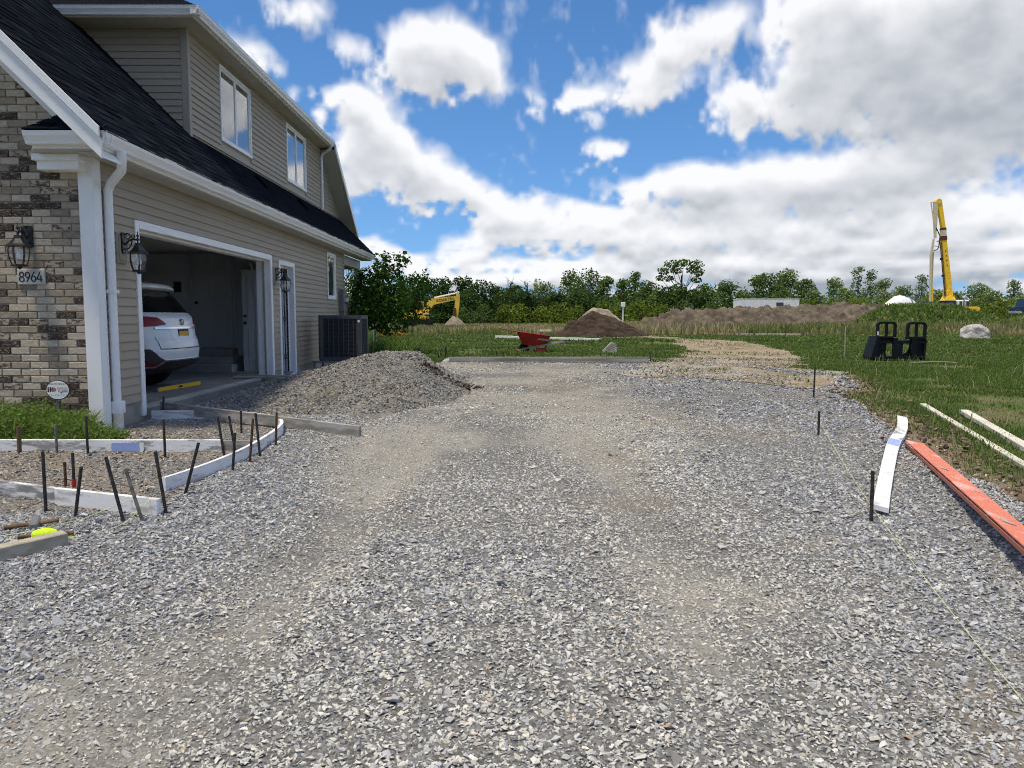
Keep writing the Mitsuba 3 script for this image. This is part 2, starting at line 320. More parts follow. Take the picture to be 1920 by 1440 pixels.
def axis(*segs):
    out = []
    for a, b, s in segs: out += list(np.arange(a, b, s))
    return np.array(out + [segs[-1][1]])
gx = axis((-900, -120, 60), (-120, -40, 8), (-40, -8, 1.6), (-8, 16, .22), (16, 40, 1.2), (40, 120, 8), (120, 900, 60))
gy = axis((-300, -20, 20), (-20, -4, 2), (-4, 22, .22), (22, 60, 1.0), (60, 160, 5), (160, 1200, 60), (1200, 3000, 300))
X, Y = np.meshgrid(gx, gy); nx, ny = len(gx), len(gy)
inside = shapely.contains_xy(DRIVE.buffer(-.12), X, Y)
Z = H(X, Y) - .07 * inside - .30 * shapely.contains_xy(shapely.box(-30, 8.3, -4.5, 22), X, Y)
i, j = np.meshgrid(np.arange(nx - 1), np.arange(ny - 1)); a = (j * nx + i).ravel()
gm = trimesh.Trimesh(np.c_[X.ravel(), Y.ravel(), Z.ravel()], np.vstack([np.c_[a, a + 1, a + nx + 1], np.c_[a, a + nx + 1, a + nx]]), process=False)
def lawn_col(p, n, uv):
    far = SS(42, 60, p.y + .25 * dr.abs(p.x))
    g = MX((.062, .088, .026), (.11, .10, .055), SS(.45, .75, FB(p.x * 1.7, p.y * 1.7, 0, 4)))
    e = mi.Float(2.9)
    for y0, x0, y1, x1 in zip(EDY, EDX, EDY[1:], EDX[1:]): e = dr.select((p.y >= y0) & (p.y < y1), x0 + (x1 - x0) * (p.y - y0) / (y1 - y0), e)
    g = MX(g, MX((.115, .085, .06), (.20, .155, .115), FB(p.x * 8, p.y * 8, 0, 3)), SS(.95, .15, p.x - e + .9 * (FB(p.x * 2.2, p.y * 2.2, 3.0, 3) - .5)) * SS(-1.0, -.2, p.x - e) * SS(19.5, 16, p.y))
    m = MX((.14, .145, .06), (.21, .18, .10), FB(p.x * .25, p.y * .5, 0, 3))
    return MX(g, m, far)
bump('m_lawn', mikit.proc(lawn_col), lambda p, n, uv: FB(p.x * 22, p.y * 22, 0, 3), .03, .95, .1, 6e-3)
tag(put('lawn', gm, 'm_lawn', True), kind='structure')

# driven-over strips of the yard: fewer and finer stones, tan dust
def packed(x, y, lib, nf):
    w = nf(x, y)
    def strip(c, s, y0, y1):
        return lib.exp(-((x - c) / s) * ((x - c) / s)) * sig(y, y0, .6) * (1 - sig(y, y1, .8))
    def sig(v, c, s): return 1 / (1 + lib.exp(-(v - c) / s * 2))
    a = .95 * strip(-1.15 + .05 * (y - 4) + .25 * (w - .5), .40, 0, 8.5) + .85 * strip(.85 + .5 * (w - .5), .42, 3.0, 9)
    a = a + 1.05 * lib.exp(-((x + .1) / 2.9) * ((x + .1) / 2.9)) * sig(y, 6.6, .9) + .8 * lib.exp(-((x + 1.75) / .42) * ((x + 1.75) / .42)) * (1 - sig(y, 3.3, .3))
    return a * .72 + (w - .5) * 1.5
np_packed = lambda x, y: np.clip(packed(x, y, np, lambda a, b: meshkit.fbm(np.stack([a * .8, b * .8, a * 0], -1), 4, 9)), 0, 1)
dr_packed = lambda x, y: dr.clip(packed(x, y, dr, lambda a, b: FB(a * .8, b * .8, 5.0, 4)), 0, 1)
def drive_col(p, n, uv):
    c1 = mikit.voronoi(p.x * 55, p.y * 55); c2 = mikit.voronoi(p.x * 120 + 9, p.y * 120)
    k = dr_packed(p.x, p.y)
    grit = MX((.035, .036, .038), (.22, .222, .225), .55 * c1[2] + .45 * c2[2])
    dust = MX((.165, .157, .14), (.37, .352, .315), .5 * c2[2] + .5 * FB(p.x * 9, p.y * 9, 0, 3))
    soil = SS(.60, .70, FB(p.x * 1.1 + 7, p.y * 1.1, 0, 4)) * SS(-.2, 1.2, p.x * .3 + .4)
    walk = SS(-2.2, -2.9, p.x) * SS(5.1, 5.6, p.y) * SS(9.0, 8.4, p.y)
    soil = dr.maximum(soil, walk * SS(.40, .55, FB(p.x * 2.6, p.y * 2.6, 8.0, 3)) * 1.5)
    return MX(MX(grit, dust, .12 + .68 * SS(.22, .9, k + .45 * (FB(p.x * 5, p.y * 5, 2.0, 3) - .5))), (.20, .165, .125), .5 * soil)
def drive_h(p, n, uv):
    c1 = mikit.voronoi(p.x * 55, p.y * 55); c2 = mikit.voronoi(p.x * 120 + 9, p.y * 120)
    return (1 - c1[0]) * .7 + (1 - c2[0]) * .35
bump('m_gravel', mikit.proc(drive_col), drive_h, .011, .95, .15, 2e-3)
def drive_z(x, y):
    q = np.stack([x, y, x * 0], -1)
    rr = np.hypot(x - .5, y - 8.6); arcs = sum(h * np.exp(-((rr - r0) / .10) ** 2) for r0, h in ((1.15, .030), (1.45, -.026), (1.9, .026), (2.2, -.022), (2.75, .020))) * np.clip((y - 7.2) / 1.2, 0, 1)
    ruts = -.030 * np.exp(-((x + 1.15 - .05 * (y - 4)) / .16) ** 2) + .018 * np.exp(-((x + .80 - .05 * (y - 4)) / .12) ** 2) - .026 * np.exp(-((x - .85) / .16) ** 2) + .016 * np.exp(-((x - .52) / .12) ** 2)
    return H(x, y) + (arcs + ruts * np.clip((9 - y) / 3, 0, 1)) * (.4 + 1.2 * meshkit.fbm(q * .7, 2, 41)) + (meshkit.fbm(q * 6, 3, 12) - .5) * .030 * (1 - .5 * np_packed(x, y)) * np.clip((20 - y) / 8, .2, 1)
dm, dpoly = tri_sheet(DRIVE, .095, .16, .012, drive_z)
tag(put('driveway', dm, 'm_gravel', True), kind='structure')
def dirt_col(p, n, uv):
    c = mikit.voronoi(p.x * 30, p.y * 30)
    base = MX(MX((.165, .132, .095), (.265, .222, .165), FB(p.x * 2.3, p.y * 1.1, 0, 4)), (.13, .115, .07), .8 * SS(.52, .70, FB(p.x * 3 + 5, p.y * 1.2, 0, 4)))
    return MX(base, MX((.16, .15, .14), (.36, .345, .32), c[2]), .75 * SS(.48, .62, FB(p.x * .9 + 3, p.y * .7, 0, 3)) * SS(24, 15, p.y))
bump('m_dirt', mikit.proc(dirt_col), lambda p, n, uv: FB(p.x * 9, p.y * 9, 0, 4), .05, .95, .1, 6e-3)
pm, ppoly = tri_sheet(DIRT, .30, .55, .022, lambda x, y: H(x, y))
tag(put('dirt_path', pm, 'm_dirt', True), kind='structure')
DIRTP = ppoly

# ------------------------------------------------------------------ gravel: every stone a small broken hull
def stone_templates(n=14, pts=9, seed=1):
    g = np.random.default_rng(seed); out = []
    for _ in range(n):
        p = g.normal(size=(pts, 3)); p /= np.linalg.norm(p, axis=1, keepdims=True); p *= g.uniform(.75, 1.1, (pts, 1)); p *= [1, g.uniform(.58, .95), g.uniform(.36, .62)]
        h = hull(p); used = np.unique(h.faces); re = np.zeros(len(p), int); re[used] = np.arange(len(used)); out.append((np.asarray(h.vertices)[used], re[h.faces]))
    return out
STONES = stone_templates(14, 8)
def scatter(pos, size, col, tilt=.30, temps=STONES):
    n = len(pos); which = R.integers(0, len(temps), n); V, F, C, o = [], [], [], 0
    for k, (tv, tf) in enumerate(temps):
        s = np.flatnonzero(which == k); m = len(s)
        if not m: continue
        a = R.uniform(0, 2 * np.pi, m); t1, t2 = R.normal(0, tilt, m), R.normal(0, tilt, m)
        v = tv[None] * (size[s][:, None, None] * .5) * R.uniform(.8, 1.2, (m, 1, 3))
        c, n_ = np.cos(t1)[:, None], np.sin(t1)[:, None]; v = np.stack([v[..., 0], v[..., 1] * c - v[..., 2] * n_, v[..., 1] * n_ + v[..., 2] * c], -1)
        c, n_ = np.cos(t2)[:, None], np.sin(t2)[:, None]; v = np.stack([v[..., 0] * c + v[..., 2] * n_, v[..., 1], -v[..., 0] * n_ + v[..., 2] * c], -1)
        c, n_ = np.cos(a)[:, None], np.sin(a)[:, None]; v = np.stack([v[..., 0] * c - v[..., 1] * n_, v[..., 0] * n_ + v[..., 1] * c, v[..., 2]], -1)
        v = v + pos[s][:, None]
        V.append(v.reshape(-1, 3)); F.append((tf[None] + (np.arange(m) * len(tv))[:, None, None]).reshape(-1, 3) + o); C.append(np.repeat(col[s], len(tv), 0)); o += m * len(tv)
    return trimesh.Trimesh(np.vstack(V), np.vstack(F), process=False), np.vstack(C)
PAL = np.array([(.345, .355, .375), (.43, .435, .43), (.52, .515, .495), (.62, .61, .575), (.55, .515, .45), (.19, .195, .205), (.41, .375, .325), (.66, .65, .61), (.38, .27, .19)])
def stone_colours(n, blue, tan):
    """blue, tan in 0..1 per stone: clean bluish stone or dusty tan"""
    w = np.array([.22, .23, .20, .10, .06, .15, .04, .03, .004])[None] * np.ones((n, 1))
    w[:, 0] *= 1 + 1.3 * blue; w[:, 5] *= 1 + .8 * blue; w[:, 4] *= 1 + 2.2 * tan; w[:, 6] *= 1 + 2 * tan; w[:, 3] *= 1 + 1.0 * tan; w[:, 5] *= 1 - .6 * tan
    w /= w.sum(1, keepdims=True); k = (R.random((n, 1)) > np.cumsum(w, 1)).sum(1).clip(0, 8)
    c = PAL[k] * R.uniform(.82, 1.18, (n, 1)); dust = np.array([.43, .408, .362])
    c = c * (1 + blue[:, None] * (np.array([.76, .79, .86]) - 1))
    return c * (1 - .45 * tan[:, None]) + dust * .45 * tan[:, None]
def sample(poly, y0, y1, dens, margin=.9):
    w = .70 * y1 + margin; n = int(dens * (y1 - y0) * 2 * w)
    p = np.c_[R.uniform(-w, w, n), R.uniform(y0, y1, n)]
    p = p[np.abs(p[:, 0]) < .70 * p[:, 1] + margin]
    return p[shapely.contains_xy(poly, p[:, 0], p[:, 1])]
CLEARING = shapely.union_all([shapely.box(-4.6, 8.0, -4.30, 21)])
FIELD = dpoly.buffer(.10).difference(CLEARING)
PILE_C = (-1.82, 12.4)
def pile_h(x, y):
    u, v = x - PILE_C[0], y - PILE_C[1]
    ax = np.maximum(np.abs(u) - .30, 0) / np.where(u < 0, 2.1, .74); ay = np.maximum(np.abs(v) - .2, 0) / np.where(v < 0, 2.6, 2.4)
    r = np.hypot(ax, ay); q = np.stack([x * 1.6, y * 1.6, x * 0], -1)
    t = 1 - r + .22 * (meshkit.fbm(q, 4, 3) - .5)
    return .61 * np.log1p(np.exp(np.clip(t, -3, 3) * 9)) / 9 * .97 - .012
P_, S_ = [], []
for y0, y1, lo, hi, dens, kp in [(1.8, 4.2, .025, .050, 1900, .12), (4.2, 6.4, .025, .050, 1600, .16), (6.4, 9, .027, .054, 1050, .3), (9, 13, .034, .070, 430, .4), (13, 19, .040, .09, 190, .5),
                                 (1.8, 4.2, .015, .030, 3000, .0), (4.2, 6.6, .017, .030, 1900, .0), (1.7, 19, .05, .085, 9, .5), (1.7, 8, .06, .11, 5, .3), (6.6, 10, .020, .032, 1000, .1)]:
    p = sample(FIELD, y0, y1, dens); k = np_packed(p[:, 0], p[:, 1]); nn = meshkit.fbm(np.c_[p * 1.4, p[:, 0] * 0], 3, 21)
    p = p[R.random(len(p)) > np.clip((k + .45 * (nn - .5)) * (.35 + kp), 0, .93)]
    P_.append(p); S_.append(lo + (hi - lo) * R.beta(1.3, 2.6, len(p)))
p = np.vstack(P_); s = np.concatenate(S_); k = np_packed(p[:, 0], p[:, 1])
s = s * (1 - .36 * k); bl = np.clip(1.1 * meshkit.fbm(np.c_[p * .5, p[:, 0] * 0], 3, 31) - .35 + .75 * np.clip((np.abs(p[:, 0] - .1) - 1.2) / .8, 0, 1) - .4 * k, 0, 1)
walk = (p[:, 0] < -2.5) & (p[:, 1] > 5.2) & (p[:, 1] < 8.8); keep = (pile_h(p[:, 0], p[:, 1]) < .02) & ~(walk & (R.random(len(p)) < .45)); p, s, k, bl = p[keep], s[keep], k[keep], bl[keep]
z = drive_z(p[:, 0], p[:, 1]) + .012 + s * R.uniform(.02, .20, len(p))
walk = ((p[:, 0] < -2.5) & (p[:, 1] > 5.2) & (p[:, 1] < 8.8))[:, None]
m, c = scatter(np.c_[p, z], s, stone_colours(len(p), bl, np.clip(.15 + .8 * k, 0, 1)) * np.where(walk, [[.86, .79, .70]], 1.0))
print('gravel', len(p), len(m.faces))
pr_ = sample(dpoly.buffer(.30).difference(dpoly.buffer(.05)), 2, 17, 110, .9); pr_ = pr_[(pr_[:, 0] > 2) & (R.random(len(pr_)) < .6)]; sr = R.uniform(.02, .06, len(pr_))
m2, c2 = scatter(np.c_[pr_, H(pr_[:, 0], pr_[:, 1]) + sr * .15], sr, stone_colours(len(pr_), np.zeros(len(pr_)), np.ones(len(pr_)) * .6)); m, c = cat([m, m2]), np.vstack([c, c2])
tag(put('gravel', m, 'm_stone', color=c), 'crushed grey stone spread over the driveway', 'gravel', kind='stuff')

# ------------------------------------------------------------------ the heap of crushed stone before the house
gxx, gyy = np.meshgrid(np.arange(-4.28, .3, .06), np.arange(9.0, 15.9, .07))
hz = pile_h(gxx, gyy); zz = np.where(hz > -.005, H(gxx, gyy) + .012 + hz + (meshkit.fbm(np.stack([gxx * 9, gyy * 9, gxx * 0], -1), 3, 5) - .5) * .05, H(gxx, gyy) - .15)
ny_, nx_ = gxx.shape; i, j = np.meshgrid(np.arange(nx_ - 1), np.arange(ny_ - 1)); a = (j * nx_ + i).ravel()
pmesh = trimesh.Trimesh(np.c_[gxx.ravel(), gyy.ravel(), zz.ravel()], np.vstack([np.c_[a, a + 1, a + nx_ + 1], np.c_[a, a + nx_ + 1, a + nx_]]), process=False)
def pile_col(p, n, uv):
    c1 = mikit.voronoi(p.x * 38, p.y * 38 + p.z * 30)
    return MX(MX((.12, .112, .102), (.27, .258, .24), c1[2]), (.14, .115, .09), .7 * SS(.5, .68, FB(p.x * 2, p.y * 2, p.z * 2, 3)))
bump('m_pile', mikit.proc(pile_col), lambda p, n, uv: 1 - mikit.voronoi(p.x * 38, p.y * 38 + p.z * 30)[0], .02, .95, .15, 3e-3)
gp = thing('gravel_pile', 'low heap of grey-brown crushed stone dumped in front of the air conditioner', 'gravel pile')
put(gp, pmesh, 'm_pile', True)
n = 22000; p = np.c_[R.uniform(-4.2, .2, n), R.uniform(9.1, 14.4, n)]; hh = pile_h(p[:, 0], p[:, 1]); p = p[hh > .012]; hh = pile_h(p[:, 0], p[:, 1])
s = .024 + .06 * R.beta(1.3, 3.2, len(p)); tn = np.clip(1.6 * meshkit.fbm(np.c_[p * 1.5, p[:, 0] * 0], 3, 8) - .3, 0, 1)
m, c = scatter(np.c_[p, H(p[:, 0], p[:, 1]) + .012 + hh + s * .15], s, stone_colours(len(p), .1 + 0 * tn, tn * .6) * np.array([.58, .57, .555]), .6)
part(gp, 'stone', m, 'm_stone', kind='stuff', color=c)
# dark clods that slid off its crest
for k, (cx, cy, rr, nn) in enumerate([(-1.28, 12.0, .14, 60), (-.90, 12.2, .13, 45), (-.78, 12.6, .13, 40)]):
    q = np.c_[R.normal(cx, rr, nn), R.normal(cy, rr, nn)]; sz = R.uniform(.05, .13, nn)
    m, c = scatter(np.c_[q, H(q[:, 0], q[:, 1]) + np.maximum(pile_h(q[:, 0], q[:, 1]), 0) + sz * .25], sz, np.array([[.06, .045, .035]]) * R.uniform(.6, 1.5, (nn, 1)), .6)
    part(gp, 'soil_clod', m, 'm_stone', kind='stuff', color=c)

# stones and tufts that stray onto the bare soil beyond the gravel
n = 9000; p = np.c_[R.uniform(3, 8, n), R.uniform(12.4, 21, n)]; p = p[shapely.contains_xy(DIRTP, p[:, 0], p[:, 1]) & (meshkit.fbm(np.c_[p * .9, p[:, 0] * 0], 3, 4) > .42)]
s = .03 + .08 * R.beta(1.2, 3.5, len(p)); m, c = scatter(np.c_[p, H(p[:, 0], p[:, 1]) + .022 + s * .12], s, stone_colours(len(p), np.zeros(len(p)), np.ones(len(p)) * .7) * np.array([.66, .61, .54]))
tag(put('stray_stones', m, 'm_stone', color=c), 'loose stones strayed onto the bare tan soil', 'stones', kind='stuff')
# ------------------------------------------------------------------ grass
def blades(p, z, h, w, col, lean=.45, bend=.35):
    """bent blades: three vertices low and mid, one tip; returns mesh and colours"""
    n = len(p); a = R.uniform(0, 2 * np.pi, n); s = np.c_[np.cos(a), np.sin(a)] * w[:, None] / 2
    b = R.uniform(0, 2 * np.pi, n); L = R.uniform(.1, 1, n) * lean; d = np.c_[np.cos(b), np.sin(b)] * (h * L)[:, None]
    base, mid, tip = p, p + d * .4, p + d * (1 + bend)
    v = np.stack([np.c_[base - s, z], np.c_[base + s, z], np.c_[mid - s * .75, z + h * .55], np.c_[mid + s * .75, z + h * .55], np.c_[tip, z + h * R.uniform(.85, 1, n)]], 1)
    f = np.array([[0, 1, 3], [0, 3, 2], [2, 3, 4]])
    return trimesh.Trimesh(v.reshape(-1, 3), (f[None] + (np.arange(n) * 5)[:, None, None]).reshape(-1, 3), process=False), np.repeat(col, 5, 0)
GREENS = np.array([(.105, .172, .036), (.13, .20, .044), (.16, .23, .062), (.084, .135, .031), (.22, .24, .10), (.33, .30, .17)])
def green(n, dry=.05, tone=1.0):
    w = np.array([.3, .3, .18, .16, .06, dry]); return GREENS[R.choice(6, n, p=w / w.sum())] * R.uniform(.75, 1.25, (n, 1)) * tone
LAWN = Polygon([(-40, 19), (-4.2, 16.2), (-3.3, 17.4), (-1.5, 19.0), (3.5, 18.9)] + [(a + .06, b) for b, a in list(zip(EDY, EDX))[::-1][1:]] + [(60, -3), (60, 52), (-40, 56)]).difference(DIRTP.buffer(-.15)).difference(dpoly.buffer(-.22))
V_, C_ = [], []
for y0, y1, dens, h0, h1, w in [(2.5, 7, 2300, .02, .065, .006), (7, 10.5, 2000, .022, .068, .009), (10.5, 15, 1100, .025, .072, .013), (15, 21, 620, .03, .08, .02), (21, 30, 220, .04, .10, .036), (30, 52, 70, .05, .13, .08)]:
    p = sample(LAWN, y0, y1, dens, 1.2); p = p[(p[:, 0] > -4.0) | (p[:, 1] > 24)]
    nn = meshkit.fbm(np.c_[p * .8, p[:, 0] * 0], 4, 17); ed = np.clip((p[:, 0] - xedge(p[:, 1])) / .9, 0, 1)
    ok = (R.random(len(p)) < np.clip((nn - .30) * 4.5, .06, 1)) & ((p[:, 1] > 16) | (R.random(len(p)) < np.clip(.08 + .75 * ed + .55 * (p[:, 0] - xedge(p[:, 1])), .04, 1))); p = p[ok]; nn = nn[ok]
    h = R.uniform(h0, h1, len(p)) * (.6 + .9 * nn)
    m, c = blades(p, H(p[:, 0], p[:, 1]) - .004, h, w * R.uniform(.7, 1.4, len(p)), green(len(p), .04 + .05 * (y0 > 20)) * (.72 + .6 * nn)[:, None]); V_.append(m); C_.append(c)
p = sample(DIRTP, 13, 44, 26, 3); p = p[meshkit.fbm(np.c_[p * .8, p[:, 0] * 0], 3, 14) > .53]; m, c = blades(p, H(p[:, 0], p[:, 1]), R.uniform(.04, .10, len(p)), R.uniform(.02, .05, len(p)), green(len(p), .2), .5); V_.append(m); C_.append(c)
p = sample(LAWN, 5, 20, 5, 1.0); p = p[p[:, 0] > 3]                       # taller seed stalks
m, c = blades(p, H(p[:, 0], p[:, 1]), R.uniform(.14, .32, len(p)), R.uniform(.008, .014, len(p)), green(len(p), .5, 1.5), .5); V_.append(m); C_.append(c)
print('lawn blades', sum(len(m.faces) for m in V_))
tag(put('grass', cat(V_), 'm_blade', color=np.vstack(C_)), 'short patchy green grass around the driveway', 'grass', kind='stuff')
# soil clods along the torn edge of the turf
p = np.vstack([np.c_[R.normal(0, .26, 620) + .42, R.uniform(3.2, 9.5, 620)], np.c_[R.normal(0, .28, 260) + .15, R.uniform(9.5, 13.5, 260)]]); p[:, 0] += xedge(p[:, 1])
s = R.uniform(.03, .15, len(p)) ** 1.0 * R.uniform(.4, 1, len(p))
m, c = scatter(np.c_[p, H(p[:, 0], p[:, 1]) + s * .12], s, np.array([[.165, .13, .095]]) * R.uniform(.6, 1.35, (len(p), 1)), .5)
tag(put('soil_clods', m, 'm_stone', color=c), 'lumps of brown soil along the torn edge of the turf', 'soil', kind='stuff')
# the uncut meadow beyond
MEADOW = Polygon([(-120, 60), (-10, 55), (0, 50), (3, 48.5), (12, 47.8), (18, 46.5), (26, 46), (36, 47), (110, 60), (120, 112), (-120, 112)])
V_, C_ = [], []
for y0, y1, dens, w in [(45, 58, 26, .10), (58, 75, 12, .15), (75, 112, 4.5, .24)]:
    p = sample(MEADOW, y0, y1, dens, 6); nn = meshkit.fbm(np.c_[p * .16, p[:, 0] * 0], 3, 23); n2 = meshkit.fbm(np.c_[p * .5, p[:, 0] * 0], 2, 5)
    tall = np.where(p[:, 0] > 8, 1.05, .60) * np.clip((p[:, 1] - 44) / 5, .45, 1) * np.where(p[:, 1] > 66, .8, 1)
    col = np.where((nn + .35 * (n2 - .5))[:, None] > .50, np.array([[.40, .345, .185]]), np.array([[.225, .25, .088]])) * R.uniform(.65, 1.3, (len(p), 1))
    m, c = blades(p, H(p[:, 0], p[:, 1]) - .02, R.uniform(.35, 1.0, len(p)) * tall, w * R.uniform(.6, 1.4, len(p)), col, .3); V_.append(m); C_.append(c)
tag(put('meadow_grass', cat(V_), 'm_blade', color=np.vstack(C_)), 'tall uncut tan and green grass of the field', 'grass', kind='stuff')
# weeds in the bed under the brick wall
p = np.c_[R.uniform(-6.3, -3.95, 5200), R.uniform(7.12, 8.02, 5200)]; hh = .37 * np.clip(1.25 - np.abs(p[:, 0] + 5.2) / 1.25, .05, 1) * np.clip((p[:, 1] - 7.0) / .35, .3, 1) * (.55 + .8 * meshkit.fbm(np.c_[p * 3, p[:, 0] * 0], 2, 3))
p = p[(p[:, 0] < -4.45) | (p[:, 1] < 7.75)]; hh = hh[:len(p)]; hh = .37 * np.clip(1.25 - np.abs(p[:, 0] + 5.2) / 1.25, .12, 1) * np.clip((p[:, 1] - 7.0) / .35, .3, 1) * (.55 + .8 * meshkit.fbm(np.c_[p * 3, p[:, 0] * 0], 2, 3))
m1, c1 = blades(p, H(p[:, 0], p[:, 1]) - .01, hh * R.uniform(.5, 1.15, len(p)) + .03, R.uniform(.009, .022, len(p)), green(len(p), .01, 1.25), .8)
q = np.repeat(p[::2], 3, 0) + R.normal(0, .035, (len(p[::2]) * 3, 2)); zq = H(q[:, 0], q[:, 1]) + np.repeat(hh[::2], 3) * R.uniform(.25, 1.0, len(q))
m2, c2 = blades(q, zq, R.uniform(.012, .03, len(q)), R.uniform(.018, .04, len(q)), green(len(q), .0, 1.3), 1.6)
tag(put('bed_weeds', cat([m1, m2]), 'm_blade', color=np.vstack([c1, c2])), 'low green weeds filling the bed below the brick wall', 'weeds', kind='stuff')

# ------------------------------------------------------------------ the house
XW, YC, YE = -4.394, 8.10, 20.06            # side wall plane, its front and back corners
GY0, GY1, GZ = 9.03, 13.91, 2.13            # garage opening
DY0, DY1, DZ = 14.52, 15.38, 2.09           # side door opening
WY0, WY1, WZ0, WZ1 = 18.31, 19.04, 1.59, 2.60
house = thing('house', 'two-storey house with tan siding, brick gable front and open garage', 'house')
def hp(name, mesh, mat, smooth=False, **k): return part(house, name, mesh, mat, smooth, **k)

# sheathing of the side wall, around its openings
segs = [box(-4.55, XW - .003, YC + .13, GY0 - .04, -.4, 2.76), box(-4.55, XW - .003, GY1 + .04, DY0 - .04, -.4, 2.76), box(-4.55, XW - .003, DY1 + .04, WY0, -.4, 2.76), box(-4.55, XW - .003, WY1, YE, -.4, 2.76),
        box(-4.55, XW - .003, GY0 - .04, GY1 + .04, GZ + .04, 2.76), box(-4.55, XW - .003, DY0 - .04, DY1 + .04, DZ + .04, 2.76), box(-4.55, XW - .003, WY0, WY1, -.4, WZ0), box(-4.55, XW - .003, WY0, WY1, WZ1, 2.76), box(-4.55, XW - .003, DY0 - .04, DY1 + .04, -.4, -.07)]
lower = hp('side_wall', segs, 'm_tan_trim')
def plank(y0, y1, za, zb, x):
    v = [(x, y, z) for y in (y0, y1) for z in (za, zb)] + [(x + .021, y, za) for y in (y0, y1)] + [(x + .021, y, za + .010) for y in (y0, y1)] + [(x + .003, y, zb + .004) for y in (y0, y1)]
    return hull(v)
E0 = .1016
rs = random.Random(11)
def courses(par, y0, y1, za, zb, x):
    """one course of siding, lapped at staggered joints"""
    y = y0
    while y < y1 - .01:
        e = y + rs.uniform(2.2, 3.7); e = y1 if y1 - e < .6 else e
        d = rs.uniform(-.0012, .0012); part(par, 'siding_plank', plank(y, min(e + .012, y1), za + d, zb + d, x + rs.uniform(0, .0022)), 'm_siding'); y = e
for k in range(27):
    za = .10 + E0 * k; zb = min(za + E0, 2.75)
    if zb - za < .02: continue
    cuts = []
    if za < GZ - .01: cuts.append((GY0 - .06, GY1 + .06))
    if za < DZ - .01: cuts.append((DY0 - .05, DY1 + .05))
    if za < WZ1 and zb > WZ0: cuts.append((WY0 - .03, WY1 + .03))
    y = YC + .125
    for c0, c1 in cuts + [(YE - .05, None)]:
        if c0 - y > .03: courses(lower, y, c0, za, zb, XW)
        y = c1
for fa, fb in ((YC + .12, GY0 - .02), (GY1 + .02, DY0 - .02), (DY1 + .04, YE)): hp('foundation', box(-4.56, XW + .004, fa, fb, -.5, .098), 'm_foundation')
hp('corner_trim', [bevel(-4.47, XW + .028, YE - .05, YE + .03, .06, 2.76)], 'm_tan_trim')
hp('corner_board', [bevel(-4.525, XW + .030, YC - .030, YC + .125, -.25, 2.765, .004)], 'm_white')
# garage surround
gt = hp('garage_door_frame', [bevel(XW - .10, XW + .030, GY0 - .095, GY0, -.08, GZ + .095), bevel(XW - .10, XW + .030, GY1, GY1 + .105, -.10, GZ + .095), bevel(XW - .10, XW + .032, GY0 + .001, GY1 - .001, GZ, GZ + .097)], 'm_white')
part(gt, 'jamb', box(-4.62, XW - .09, GY1 - .025, GY1 + .003, -.02, GZ), 'm_white'); part(gt, 'jamb', box(-4.62, XW - .09, GY0 - .003, GY0 + .025, -.02, GZ), 'm_white')
part(gt, 'header', box(-4.62, XW - .09, GY0, GY1, GZ - .024, GZ + .003), 'm_white')
part(gt, 'weather_strip', [box(-4.50, -4.47, GY1 - .05, GY1 - .026, 0, GZ - .02)], 'm_tan_trim')
# garage interior
gar = hp('garage_room', [box(-11.2, -11.1, 8.3, 16.1, -.1, 2.76), box(-11.2, -4.56, 16.0, 16.1, -.1, 2.76), box(-11.2, -4.56, 8.30, 8.40, -.1, 2.76), 
                          box(-4.565, -4.552, 8.4, GY0 - .01, 0, 2.75), box(-4.565, -4.552, GY1 + .01, DY0 - .01, 0, 2.75), box(-4.565, -4.552, DY1 + .01, 16, 0, 2.75), box(-4.565, -4.552, GY0, GY1, GZ, 2.75)], 'm_drywall')
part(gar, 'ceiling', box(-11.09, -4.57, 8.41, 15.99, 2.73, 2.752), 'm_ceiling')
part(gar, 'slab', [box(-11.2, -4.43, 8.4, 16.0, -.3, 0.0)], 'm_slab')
sl = part(gar, 'apron_strip', [box(-4.60, -4.425, 9.04, 13.90, -.02, .006)], 'm_concrete')
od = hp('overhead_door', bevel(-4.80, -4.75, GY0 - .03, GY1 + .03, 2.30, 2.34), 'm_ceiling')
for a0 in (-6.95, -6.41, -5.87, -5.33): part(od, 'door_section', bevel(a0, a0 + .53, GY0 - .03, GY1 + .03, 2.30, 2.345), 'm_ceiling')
for s, yy in ((-1, GY0 - .07), (1, GY1 + .0)):
    part(od, 'track', tube([(-4.68, yy, .02), (-4.68, yy, 1.9), (-4.72, yy, 2.05), (-4.83, yy, 2.19), (-5.0, yy, 2.25), (-7.4, yy, 2.27)], .022, 6), 'm_steel', 50)
part(od, 'opener_rail', [box(-8.4, -4.7, 11.44, 11.5, 2.46, 2.51), bevel(-8.8, -8.35, 11.3, 11.64, 2.40, 2.56)], 'm_dark')
def panel_door(par, y_is_x, a0, a1, z0, z1, at, out, name='door'):
    """a six-panel door; drawn across a0..a1, its face at 'at', panels raised towards out"""
    w = a1 - a0; mk = (lambda u0, u1, v0, v1, d0, d1: bevel(u0, u1, min(at + d0, at + d1), max(at + d0, at + d1), v0, v1, .006)) if not y_is_x else (lambda u0, u1, v0, v1, d0, d1: bevel(min(at + d0, at + d1), max(at + d0, at + d1), u0, u1, v0, v1, .006))
    k = part(par, name, mk(a0, a1, z0, z1, 0, out * .042), 'm_door')
    for u0, u1 in ((.14, .44), (.56, .86)):
        for v0, v1 in ((.10, .42), (.50, .82), (.86, .95)):
            part(par, 'door_panel', mk(a0 + w * u0, a0 + w * u1, z0 + (z1 - z0) * v0, z0 + (z1 - z0) * v1, out * .038, out * .055), 'm_door')
    return k
